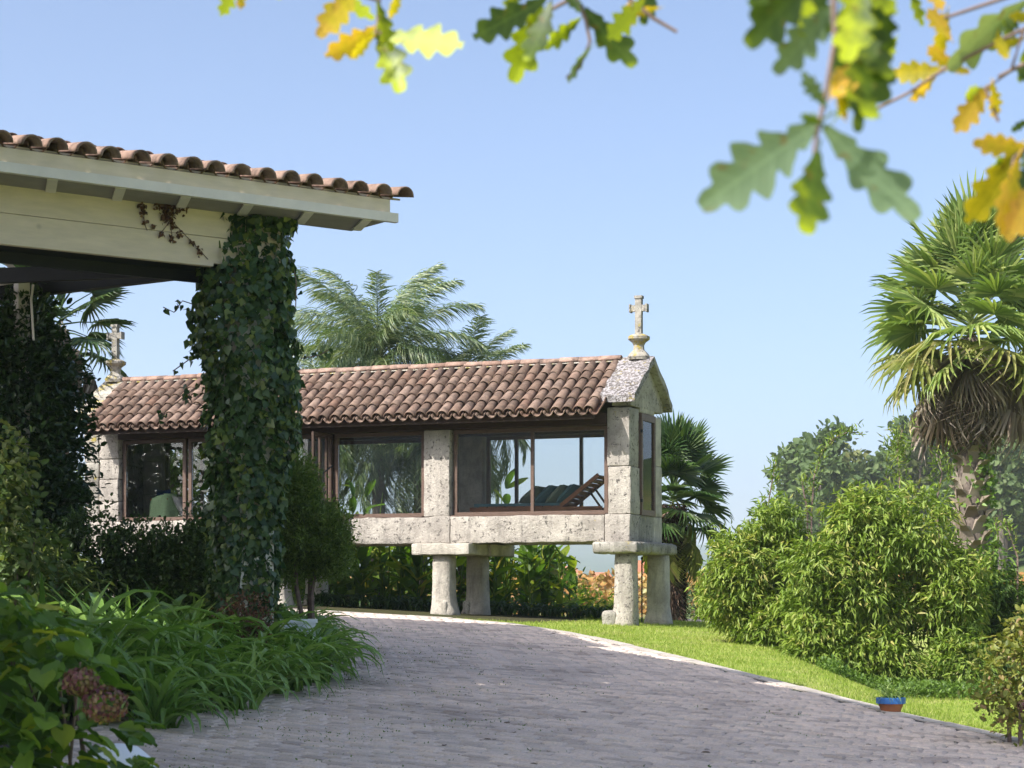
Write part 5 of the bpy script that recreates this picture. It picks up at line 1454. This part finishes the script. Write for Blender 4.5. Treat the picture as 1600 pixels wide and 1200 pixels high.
V, F, q = straps(R.normal(0, .03, (n, 3)) * [1, 1, 0], R.uniform(0, 6.28, n), R.uniform(.6, 1.5, n), R.uniform(.16, .30, n), R.uniform(.008, .014, n), R.uniform(1.0, 2.6, n), 5); link('foliage', np_mesh('foliage', V, F, q), sp_, mat=M['l_spider'], kind='stuff')
# thin black stake
c_ = px(1003, 0, 33.2); stk = tagp(link('garden_stake', None, None) if False else bpy.data.objects.new('garden_stake', None), 'thin black metal stake between the two right hand pillars', 'stake'); stk.location = (c_.x, c_.y, tz(c_.x, c_.y)); COL.objects.link(stk)
mb = MB(); mb.tube([(0, 0, -.1), (0, 0, 1.05)], .013, 6); mb.obj('rod', M['black_steel'], stk)
mb = MB(); mb.lathe([(.018, 1.05), (.02, 1.07), (.004, 1.10)], 8); mb.obj('cap', M['black_steel'], stk)

# ---- beyond the garden
for (u, d_, s_, lab) in ((1088, 44, .55, 'broad pale boulder beyond the end of the lawn'), (1115, 43, .40, 'pinkish boulder right of the broad pale one'), (1068, 45.5, .35, 'small boulder behind the short fan palm'), (1128, 46, .45, 'farthest boulder under the bamboo edge')):
    x, y, z = gpt(u, d_); mb = MB(); n = 10; vs = []; fs = []
    for i in range(7):
        ph = math.pi * i / 6
        for k in range(n):
            a = 2 * math.pi * k / n; v = Vector((math.sin(ph) * math.cos(a), math.sin(ph) * math.sin(a), math.cos(ph) * .5)); v *= 1 + .4 * noise.noise(v * 2 + Vector((u, 0, 0))); vs.append(v * s_)
    for i in range(6):
        for k in range(n): fs.append((i*n+k, (i+1)*n+k, (i+1)*n+(k+1) % n, i*n+(k+1) % n))
    mb.add(vs, fs); tagp(mb.obj('boulder', M['rock'], None, (x, y, z + .02)), lab, 'boulder')
shrub('garden_shrub', gpt(1095, 50), [((0, 0, .62), (.62, .5, .45), 1), ((.5, 0, .75), (.6, .5, .35), .8)], (.10, .4), 'l_hedge', 'small blue green bush beyond the end of the lawn', 'shrub', twigs=420, per=5, spread=.07, stems=5, stemr=.03)
shrub('garden_shrub', gpt(1062, 47), [((0, 0, .35), (.3, .3, .4), 1)], (.08, .3), 'l_queen', 'low grey green tuft beside the short fan palm', 'shrub', twigs=140, per=5, spread=.07, stems=2)
shrub('garden_shrub', gpt(905, 46), [((0, 0, .45), (.8, .5, .55), 1), ((.55, 0, .30), (.6, .4, .4), .6)], (.13, .4), 'l_canna', 'loose yellow green bush seen through the gap left of the front right pillar', 'shrub', twigs=260, per=5, spread=.08, stems=4, stemr=.02)
# vineyard rows in autumn colour
n = 26000; row = R.integers(0, 12, n); yy = 62 + row * 3.4 + R.normal(0, .35, n); xx = R.uniform(-6, 22, n); hh = R.uniform(.2, 1.5, n)
P_ = np.stack([xx, yy, terr(xx, yy) + hh], 1); V, F, q = leaves(P_, rdirs(n), nrm(R.normal(0, .6, (n, 3)) + [0, -.5, 1]), R.uniform(.12, .26, n), R.uniform(.1, .22, n), T_OVATE)
tagp(link('vineyard', np_mesh('vineyard', V, F, q), mat=M['l_orange'], kind='stuff'), 'autumn orange vineyard rows beyond the garden under the granary', 'vineyard')
# far trees
def tree_meshes(seed, mat, h=12.0, n=1500):
    rs = np.random.default_rng(seed); out = []
    nb = rs.integers(7, 11)
    for k in range(nb):
        q = k / nb; c = np.array([rs.normal(0, 1.5) * (1 - q * .5), rs.normal(0, 1.5) * (1 - q * .5), h * (.36 + .55 * q)]); r = np.array([1, 1, .85]) * rs.uniform(1.0, 1.9) * (1.15 - .5 * q)
        m_ = int(n / nb); P, D = blob_points(m_, c, r, lump=.4, shell=.6, seed=float(rs.uniform(0, 50)))
        out.append(leaves(P, nrm(D + R.normal(0, .7, P.shape)), nrm(D + R.normal(0, .5, P.shape) + [0, 0, .5]), rs.uniform(.35, .7, m_), rs.uniform(.25, .5, m_), T_OVATE, np.clip(rs.random(m_) * .6 + rs.random() * .4, 0, .99)))
    V, F, q = joinvf(out); me_ = np_mesh('crown', V, F, q); me_.materials.append(M[mat])
    mb = MB(); mb.tube([(0, 0, -1), (.1, .1, h * .35), (.2, -.1, h * .62), (0, 0, h * .85)], [.32, .24, .16, .05], 7)
    for k in range(4):
        a = k * 1.7; mb.tube([(.1, 0, h * (.35 + .1 * k)), (1.3 * math.cos(a), 1.3 * math.sin(a), h * (.5 + .1 * k))], [.10, .03], 5)
    tme = mb.mesh('trunk'); tme.materials.append(M['bark']); return me_, tme
tms = [tree_meshes(40 + k, ('l_euc', 'l_euc', 'l_euc2', 'l_euc')[k]) for k in range(4)]
pts = []
tries = 0
while len(pts) < 240 and tries < 14000:
    tries += 1; y = random.uniform(150, 330); u = random.uniform(1255, 1680); x = (u - 800) / FPX * y
    zz_ = tz(x, y)
    if zz_ < -1.5: continue
    if any(math.hypot(x - a, y - b_) < 4.0 for a, b_ in pts): continue
    pts.append((x, y))
for k, (x, y) in enumerate(pts):
    uu = 800 + x / y * FPX; where = 'on the slope left of the palm trunk' if uu < 1490 else 'on the slope right of the palm trunk'; dep = 'near' if y < 215 else ('mid distance' if y < 275 else 'far')
    t = thing('hill_tree', (x, y, tz(x, y)), 'hazy ' + dep + ' tree of the hillside wood ' + where, 'tree', dep + ' hillside trees ' + where, rz=random.uniform(0, 6.3)); s_ = random.uniform(.75, 1.15); t.scale = (s_, s_, s_ * random.uniform(.85, 1.1))
    a, b_ = tms[k % 4]; link('crown', a, t, kind='stuff'); link('trunk', b_, t)
# valley trees & houses
for k in range(60):
    y = random.uniform(190, 560); u = random.uniform(480, 1180) if k < 44 else random.uniform(1130, 1330); x = (u - 800) / FPX * y
    t = thing('valley_tree', (x, y, tz(x, y)), 'distant tree in the valley glimpsed beneath the granary and beside the bamboo', 'tree', 'distant valley trees', rz=random.uniform(0, 6.3)); s_ = random.uniform(.35, .7) * (1.3 if y > 400 else .9); t.scale = (s_,) * 3
    a, b_ = tms[k % 4]; link('crown', a, t, kind='stuff'); link('trunk', b_, t)
def far_house(u, vbase, d_, w, h, lab, rz):
    p = px(u, vbase, d_); t = thing('village_house', tuple(p), lab, 'house', rz=rz)
    mb = MB(); mb.box(-w/2, w/2, -w*.35, w*.35, -8, h); mb.obj('wall', M['white_paint'], t)
    mb = MB(); e = .4; mb.add([(-w/2-e, -w*.35-e, h+.01), (w/2+e, -w*.35-e, h+.01), (w/2+e, w*.35+e, h+.01), (-w/2-e, w*.35+e, h+.01), (-w/2+1, 0, h+1.9), (w/2-1, 0, h+1.9)], [(0,1,5,4),(1,2,5),(2,3,4,5),(3,0,4),(0,3,2,1)]); mb.obj('roof', M['tile_red'], t)
    for x in (-w*.3, 0, w*.3):
        mb = MB(); mb.box(x - .5, x + .5, -w*.35-.06, -w*.35+.05, h*.35, h*.75); wn_ = mb.obj('window', M['frame_wood'], t)
        mb = MB(); mb.box(x - .42, x + .42, -w*.35-.08, -w*.35-.062, h*.38, h*.72); mb.obj('pane', M['shade_grey'], wn_)
M['tile_red'] = plain_mat('far_roof_clay', (.42,.16,.09), .9, .2, .2, 1, 0)
far_house(888, 908, 420, 4.5, 1.2, 'distant house with a red roof seen beneath the granary left of the right pillars', .2)
far_house(940, 924, 400, 5.0, 1.8, 'white distant house glimpsed just left of the front right pillar', -.1)
far_house(998, 926, 235, 3.6, 1.8, 'white distant house glimpsed between the two right hand pillars', .1)

# ------------------------------------------------------------------ oak branches overhead
def oak_leaf(seed, mat):
    rs = random.Random(seed); half = []; nl_ = rs.choice((3.6, 4.2, 4.6)); amp = rs.uniform(.26, .36); wid = rs.uniform(.20, .27)
    for i in range(31):
        t = i / 30; env = wid * math.sin(math.pi * min(1, t ** 1.35 * .93 + .03)) ** .75
        ph = (t * nl_) % 1.0; lobe = math.sin(math.pi * ph ** 1.6) ** .7 if t < .97 else 1
        half.append((t + .035 * (lobe - .5), max(.008, env * (1 - amp * 1.7 * (1 - lobe) * min(1, t * 5)) * rs.uniform(.95, 1.05))))
    curl = rs.uniform(-.18, .18); cup = rs.uniform(.05, .22)
    vs = []; fs = []; n = len(half)
    for t, w in half:
        zc = curl * t * t; vs += [(t, -w, zc + cup * w), (t, -w * .5, zc + cup * w * .3), (t, 0, zc), (t, w * .5, zc + cup * w * .3), (t, w, zc + cup * w)]
    for i in range(n - 1):
        for j in range(4): a = i * 5 + j; fs.append((a, a + 1, a + 6, a + 5))
    mb = MB(); mb.add(vs, fs); mb.tube([(-.16, 0, .01), (0, 0, 0)], .012, 5); me_ = mb.mesh('leaf', True); me_.materials.append(M[mat]); return me_
OM = {'g': [oak_leaf(k, 'oak_green') for k in range(5)], 'y': [oak_leaf(10 + k, 'oak_yellow') for k in range(4)], 's': [oak_leaf(20 + k, 'oak_grey') for k in range(3)]}
def oak_branch(lab, d_, twigs_, lvs):
    """twigs_: polylines in picture coordinates at depth d_; lvs: (u0, v0, u1, v1, kind, tilt, ddepth) stalk end to tip"""
    p0 = px(*twigs_[0][0][:2], d_); t = thing('oak_branch', tuple(p0), lab, 'branch')
    for tw_ in twigs_:
        pts_ = [px(q[0], q[1], d_ + (q[2] if len(q) > 2 else 0)) - p0 for q in tw_]
        mb = MB(); mb.tube(pts_, [.0035 - .0015 * i / len(pts_) for i in range(len(pts_))], 6); mb.obj('twig', M['twig'], t)
    for i_, (u0, v0, u1, v1, kd, tilt, dd) in enumerate(lvs):
        a = px(u0, v0, d_ + dd) - p0; b_ = px(u1, v1, d_ + dd + random.uniform(-.04, .04)) - p0; dv = b_ - a; L_ = dv.length
        x = dv.normalized(); back = Vector((0, -1, 0)); y = back.cross(x).normalized(); z = x.cross(y)
        z = (z * math.cos(tilt) + y * math.sin(tilt)).normalized(); y = z.cross(x)
        Mx = Matrix((x, y, z)).transposed().to_4x4(); Mx.translation = a
        lo_ = link('leaf', OM[kd][i_ % len(OM[kd])], t); lo_.matrix_local = Mx @ Matrix.Scale(L_, 4)
oak_branch('oak twig with two broad green leaves and small yellow ones at top left of centre', 2.9,
    [[(600, -60), (592, 0), (590, 40), (585, 60)], [(590, 40), (600, 60)], [(592, 0), (520, -20)]],
    [(600, 55, 722, 72, 'g', .2, 0), (598, 50, 632, 150, 'g', -.15, .01), (590, 45, 600, 125, 'g', .9, .03), (590, 5, 612, 80, 'g', .3, -.02), (560, -20, 500, 52, 'y', .1, 0), (590, 42, 515, 90, 'y', .7, .04), (585, 55, 545, 88, 'y', .9, -.03), (530, -10, 580, 35, 'g', .4, .05), (625, -20, 612, 30, 'y', .8, .02)])
oak_branch('small oak twig showing only leaf tips at the top left', 3.1, [[(380, -60), (372, -10)]], [(372, -30, 345, 24, 'g', .3, 0), (375, -30, 378, 12, 'y', .5, .02), (425, -25, 432, 8, 'g', .5, 0)])
oak_branch('oak twig with three hanging green leaves and a dry curl at the top centre', 2.9,
    [[(880, -40), (900, -5), (915, 30), (922, 65), (905, 105), (885, 122)], [(900, -5), (870, 10), (845, 25)], [(985, 0), (1020, 28), (1058, 50)], [(960, -30), (985, 0)]],
    [(850, 0, 742, 58, 'g', .15, 0), (845, 10, 800, 125, 'g', .2, .02), (860, 5, 832, 105, 'g', -.5, -.02), (905, 30, 850, 75, 'g', .6, .03), (915, 15, 985, 105, 'g', .15, 0), (1005, 0, 950, 60, 'g', .4, -.02), (1030, 12, 985, 20, 'y', .9, .01), (985, 0, 975, 45, 'y', 1.0, .02), (880, -20, 905, 20, 'g', .3, 0), (1020, -30, 1000, 40, 'g', .3, .03), (815, -30, 790, 30, 'g', .3, .05), (922, 75, 880, 122, 's', 1.15, 0)])
oak_branch('leafy oak spray with large pale undersides hanging at upper right', 2.05,
    [[(1300, -60), (1305, 60), (1290, 150), (1278, 200), (1272, 240)], [(1305, 60), (1350, 110), (1360, 170)]],
    [(1275, 195, 1104, 315, 's', .05, 0), (1290, 200, 1425, 345, 's', .25, .03), (1278, 240, 1250, 378, 'g', .1, -.02), (1300, 10, 1222, 108, 's', .3, .02), (1275, -40, 1165, 70, 'g', .2, 0), (1330, -60, 1345, 90, 'g', .3, .05),
     (1345, 60, 1350, 195, 'g', .2, 0), (1350, -20, 1325, 110, 'g', -.3, -.03), (1300, 150, 1330, 95, 'y', .5, .02), (1290, 165, 1255, 120, 's', .7, -.02), (1285, 195, 1252, 178, 'g', .9, 0), (1310, 180, 1370, 95, 'g', .4, .04), (1325, 40, 1390, 130, 'g', .1, 0), (1260, -30, 1250, 55, 'g', .4, .05), (1300, 150, 1345, 140, 'y', .6, .0), (1330, -40, 1400, 20, 'g', .3, .02),
     (1340, -30, 1362, 100, 'g', .2, .06), (1352, 30, 1372, 165, 'g', .3, .08), (1358, 80, 1335, 205, 'g', .5, .05), (1312, 20, 1300, 130, 'g', .8, .06), (1375, -20, 1385, 85, 'g', .2, .1), (1240, -60, 1212, 45, 'g', .2, .08), (1200, -50, 1180, 40, 'g', .1, .12), (1300, 120, 1318, 190, 'y', .9, .03), (1320, 130, 1365, 190, 'g', .7, .04), (1270, -50, 1290, 60, 'g', .5, .1)])
oak_branch('yellowing oak branch slanting down from the right edge', 2.9,
    [[(1700, 20), (1600, 45), (1540, 75), (1480, 105), (1420, 145), (1370, 170)], [(1600, 45), (1580, 110), (1540, 140), (1560, 190)], [(1600, 100), (1560, 120)], [(1620, -20), (1530, 10), (1470, 30)]],
    [(1475, 110, 1392, 115, 'y', .2, 0), (1465, 112, 1430, 158, 'y', 1.0, .02), (1480, 105, 1512, 115, 'y', .4, 0), (1485, 60, 1450, 15, 'y', .2, -.02), (1480, 20, 1465, 90, 'y', .4, .03), (1600, 5, 1470, 95, 's', .75, 0), (1490, 110, 1450, 70, 'y', .5, .02), (1400, 60, 1375, 95, 'g', .2, 0), (1600, 60, 1555, 75, 'y', .5, .02), (1595, 10, 1560, 60, 'g', .5, .03), (1560, 50, 1565, 98, 'y', .3, 0),
     (1545, 135, 1492, 205, 'y', .2, 0), (1540, 140, 1500, 150, 'g', .4, .02), (1550, 130, 1560, 185, 'y', .3, -.02), (1610, 95, 1585, 130, 'g', .3, .03), (1610, 185, 1580, 205, 'g', .3, 0), (1620, 30, 1580, 25, 'y', .4, 0), (1440, -30, 1475, 10, 'y', .3, .02), (1420, -20, 1440, 40, 'g', .4, -.02), (1700, 0, 1590, 100, 'g', .3, .05)])
oak_branch('drooping yellow oak leaves at the right edge above the palm crown', 2.7,
    [[(1700, 180), (1620, 220), (1585, 245), (1570, 300)], [(1620, 220), (1610, 300)]],
    [(1605, 230, 1525, 225, 'y', .5, 0), (1590, 235, 1520, 345, 'y', .3, .02), (1590, 250, 1555, 365, 'y', .5, -.02), (1605, 235, 1545, 265, 'g', .5, .03), (1620, 280, 1580, 370, 'y', .3, 0), (1625, 230, 1590, 260, 's', .5, .01), (1630, 300, 1598, 380, 'g', .3, .0), (1640, 240, 1570, 310, 'g', .4, .04)])

# ------------------------------------------------------------------ haze
m, nt, b = mat_new('haze_air')
nt.nodes.remove(b)
pv = nt.nodes.new('ShaderNodeVolumePrincipled'); pv.inputs['Density'].default_value = .00036; pv.inputs['Color'].default_value = (.86,.92,1,1); pv.inputs['Anisotropy'].default_value = .2
nt.links.new(pv.outputs[0], nt.nodes['Material Output'].inputs['Volume'])
mb = MB(); mb.box(-5000, 5000, -290, 5600, -40, 150)
hz_ = mb.obj('haze', m, kind='stuff'); hz_['label'] = 'thin pale air fading the far hills'; hz_['category'] = 'haze'
